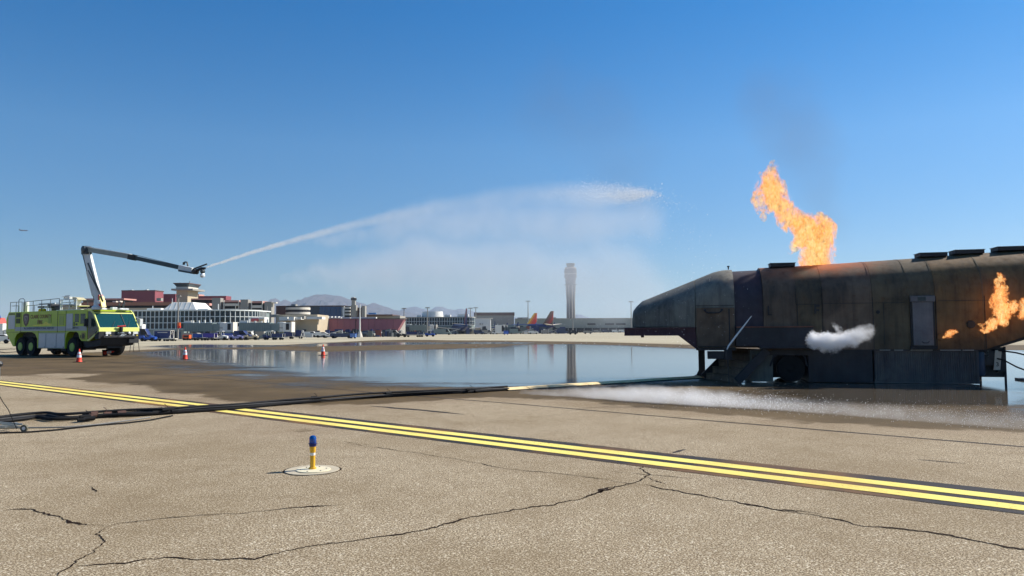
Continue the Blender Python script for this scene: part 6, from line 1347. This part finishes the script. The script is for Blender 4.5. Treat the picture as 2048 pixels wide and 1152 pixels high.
cloud('steam_jet', 'bright white puff of steam blowing right across the lower flank of the mock aircraft', 'steam',
      [[(V(1630, 681, D), R2_(17)), (V(1654, 685, D), R2_(20)), (V(1682, 682, D), R2_(17)), (V(1706, 677, D), R2_(19)), (V(1724, 668, D), R2_(19)), (V(1738, 663, D), R2_(14))], [(V(1656, 694, D), R2_(14)), (V(1674, 699, D), R2_(9))], [(V(1680, 668, D), R2_(10)), (V(1668, 648, D), R2_(6))], [(V(1728, 660, D), R2_(12)), (V(1744, 652, D), R2_(7))]],
      .04, .10, 5.0, 1.0, 20.0, 3.0, weights=[2.2, 2.2, 1.5, .7, .5, .3, 1.0, .5, .35, .15, .4, .15], aniso=0.0, grow=1.6, warp=.20, wscale=4.0, lo=.04, hi=1.0, streak=(.8, 1, 1.2))

# water stream from the nozzle, in a frame that runs from the nozzle towards the fire
NZ = NOZ; HD = P(1300, 392, 29.5)
sx_ = math.atan2(HD.y - NZ.y, HD.x - NZ.x); Ls = math.hypot(HD.x - NZ.x, HD.y - NZ.y)
def on_stream(px, py):                # point of the vertical plane of the stream seen at this pixel, in the stream's frame
    r = ray(px, py); n = (-math.sin(sx_), math.cos(sx_)); t_ = (NZ.x * n[0] + NZ.y * n[1]) / (r[0] * n[0] + r[1] * n[1])
    X, Y, Z = r[0] * t_ - NZ.x, r[1] * t_ - NZ.y, EYE + r[2] * t_
    return (X * math.cos(sx_) + Y * math.sin(sx_), 0.0, Z), Y * 0 + r[1] * t_
def sp(px, py, rp):
    p, d = on_stream(px, py); return (p, rp / F * d)
s_loc = (NZ.x, NZ.y, 0)
chain = [sp(413, 534.5, 3.4), sp(500, 506, 5.5), sp(600, 477, 8), sp(700, 451, 11), sp(800, 428, 16), sp(900, 408, 19), sp(1000, 394, 25), sp(1100, 387, 29), sp(1200, 389, 32), sp(1265, 391, 20), sp(1304, 387, 9)]
cloud('water_stream', 'long arching jet of water from the boom nozzle, widening into white spray above the control tower', 'water jet', [chain], .16, .05, 2.4, .9, 1.0, 2.0, col=(.93, .90, .86, 1), warp=.10, wscale=1.2,
      weights=[14, 5.5, 2.6, 1.1, .5, .24, .22, .38, .7, 1.5, 2.0], grow=1.12, streak=(.35, 1, 1.0), loc=s_loc, rot=sx_, kind='stuff', distort=.3)
mist_ch = [[sp(560, 492, 6), sp(800, 455, 50), sp(980, 440, 75), sp(1150, 450, 105), sp(1290, 450, 70)], [sp(560, 560, 12), sp(820, 530, 95), sp(1040, 530, 120), sp(1230, 560, 120), sp(1310, 600, 75)], [sp(1190, 480, 60), sp(1220, 620, 75)]]
cloud('falling_mist', 'thin veil of water mist drifting down below the jet', 'mist', mist_ch, .45, .35, .35, .5, 1.15, 5.0, soft=.7, col=(.80, .83, .87, 1), warp=1.0, wscale=.25, lo=.0, hi=2.0, weights=None, grow=1.25, streak=(1.2, 1, .35), loc=s_loc, rot=sx_, flat=.5, kind='stuff')
# spray skimming the ground in front of the trainer
sp_pts = [(1040, 788, .10), (1150, 794, .20), (1270, 803, .28), (1400, 811, .30), (1520, 818, .24), (1660, 828, .22), (1800, 840, .22), (1950, 851, .22), (2100, 864, .22)]
gl = [G(x, y) for x, y, _ in sp_pts]
cloud('ground_spray', 'low white water spray blowing over the wet apron in front of the mock aircraft', 'spray', [[((p.x, p.y, r_[2] * .38), r_[2] * 1.0) for p, r_ in zip(gl, sp_pts)]], .12, .10, 1.7, .8, .9, 7.0, kind='stuff', lo=.0, hi=.7, weights=[1.0, 3.6, 7.5, 7.5, 3.2, 2.0, 1.8, 1.4, 1.0], grow=1.25, warp=.10, wscale=1.6, streak=(.5, .8, 1.3))
# thin dark smoke above the flame
D = 27
cloud('dark_smoke', 'faint grey smoke hanging in the sky above the roof flame', 'smoke', [[(V(1660, 470, D), .6), (V(1640, 380, D), 1.2), (V(1600, 290, D), 1.8), (V(1560, 210, D), 1.8)]], .3, .4, .6, 1.6, .12, 9.0, col=(.22, .22, .24, 1), warp=.8, wscale=.4, grow=1.5, lo=.0, hi=1.0, kind='stuff')

cloud('dark_smoke', 'faint wide grey smudge of smoke in the sky over the front of the water jet', 'smoke', [[(V(1290, 400, D), 1.0), (V(1260, 330, D), 1.6), (V(1200, 260, D), 2.0), (V(1100, 200, D), 2.0)]], .5, .4, .4, 1.6, .08, 4.0, col=(.22, .22, .24, 1), warp=1.2, wscale=.3, grow=1.5, lo=.0, hi=1.0, kind='stuff')
# droplets: thousands of small beads of water
dm = bpy.data.materials.new('water_droplet'); dm.use_nodes = True; b_ = dm.node_tree.nodes['Principled BSDF']; b_.inputs['Base Color'].default_value = (.93, .95, .97, 1); b_.inputs['Roughness'].default_value = .5; b_.inputs['Subsurface Weight'].default_value = 0
t = NT(dm); tl_ = t.new('BsdfTranslucent'); tl_.inputs[0].default_value = (.95, .97, 1, 1); mx = t.new('MixShader'); mx.inputs[0].default_value = .5; t.link(b_.outputs[0], mx.inputs[1]); t.link(tl_.outputs[0], mx.inputs[2]); t.link(mx.outputs[0], t.n['Material Output'].inputs['Surface'])
def droplets(name, label, pts):
    vs = []; fs = []
    for p, r in pts:
        k = len(vs); e_ = random.uniform(.8, 1.7)
        vs += [(p[0] + r, p[1], p[2]), (p[0] - r, p[1], p[2]), (p[0], p[1] + r, p[2]), (p[0], p[1] - r, p[2]), (p[0], p[1], p[2] + r * e_), (p[0], p[1], p[2] - r * e_)]
        fs += [(k, k + 2, k + 4), (k + 2, k + 1, k + 4), (k + 1, k + 3, k + 4), (k + 3, k, k + 4), (k + 2, k, k + 5), (k + 1, k + 2, k + 5), (k + 3, k + 1, k + 5), (k, k + 3, k + 5)]
    me = bpy.data.meshes.new(name); me.from_pydata(vs, [], fs); me.materials.append(dm); o = bpy.data.objects.new(name, me); COL.objects.link(o)
    return tag(o, label, 'water droplets', None, 'stuff')
def sw(p): c, s = math.cos(sx_), math.sin(sx_); return (NZ.x + p[0] * c - p[1] * s, NZ.y + p[0] * s + p[1] * c, p[2])
pts = []
for i in range(3000):                 # white head of the jet
    u = random.random() ** .55; px = 1030 + 275 * u; hw = np.interp(px, [1030, 1100, 1200, 1260, 1300], [16, 22, 20, 15, 6])
    py = np.interp(px, [1030, 1100, 1200, 1260, 1305], [388, 382, 382, 388, 385]) + random.gauss(0, .55) * hw
    p, _ = on_stream(px, py); pts.append((sw((p[0], random.gauss(0, .35), p[2])), random.uniform(.002, .006) * (1 + .8 * u)))
for i in range(260):                  # breaking edge
    px = random.gauss(1272, 16); py = 386 + random.gauss(0, 7) + (px - 1272) * .08; p, _ = on_stream(px, py); pts.append((sw((p[0], random.gauss(0, .2), p[2])), random.uniform(.005, .014)))
for i in range(150):                  # torn strands
    px = random.gauss(1240, 36); py = 389 + random.gauss(0, 8.5); a_ = random.uniform(-.5, .6); n_ = random.randint(10, 34); y_ = random.gauss(0, .3)
    for j in range(n_):
        p, _ = on_stream(min(px + j * .8, 1316), py + a_ * j * .5 + random.gauss(0, .7)); pts.append((sw((p[0], y_ + random.gauss(0, .03), p[2])), random.uniform(.002, .008)))
for i in range(160):
    px = 1300 + abs(random.gauss(0, 34)); py = 388 + (px - 1300) * .3 + random.gauss(0, 9); p, _ = on_stream(px, py); pts.append((sw((p[0], random.gauss(0, .3), p[2])), random.uniform(.004, .014)))
droplets('water_drops', 'white drops breaking from the front of the jet', pts)
pts = []
for i in range(2600):                 # falling rain below the arc
    px = random.triangular(880, 1520, 1290); top = np.interp(px, [880, 1300, 1520], [430, 395, 500]); py = random.uniform(top, 700); D = random.uniform(19, 32)
    pts.append((P(px, py, D), random.choice([.003, .003, .004, .004, .005, .006, .009]) * D / 26))
droplets('falling_drops', 'scattered bright drops falling in front of the mock aircraft nose', pts)
pts = []
for i in range(3600):
    u = random.random(); px = 1080 + 980 * u ** .8; yb = np.interp(px, [1040, 1400, 1800, 2060], [790, 824, 846, 866]); 
    g_ = G(px, yb - random.uniform(0, 26) * (1 if px > 1200 else .6)); z = abs(random.gauss(0, .12)) * (1.6 if 1250 < px < 1600 else 1)
    pts.append(((g_.x, g_.y, z + .01), random.uniform(.0012, .0045)))
for i in range(1400):
    px = random.gauss(1480, 90); g_ = G(px, 812 + (px - 1480) * .07 + random.gauss(0, 4)); pts.append(((g_.x, g_.y, abs(random.gauss(0.05, .10))), random.uniform(.003, .009)))
droplets('splash_drops', 'white splashing drops over the wet apron before the mock aircraft', pts)

# haze
hm = bpy.data.materials.new('air'); hm.use_nodes = True; t = NT(hm); t.n.remove(t.n['Principled BSDF']); pv = t.new('VolumePrincipled'); pv.inputs['Color'].default_value = (.66, .80, 1, 1); pv.inputs['Density'].default_value = HAZE; pv.inputs['Anisotropy'].default_value = .3
t.link(pv.outputs[0], t.n['Material Output'].inputs['Volume'])
tag(MB().box(-9600, 9600, -320, 9800, -3.5, 350).build('haze', hm), 'pale desert haze over the whole airfield', 'haze', kind='stuff')
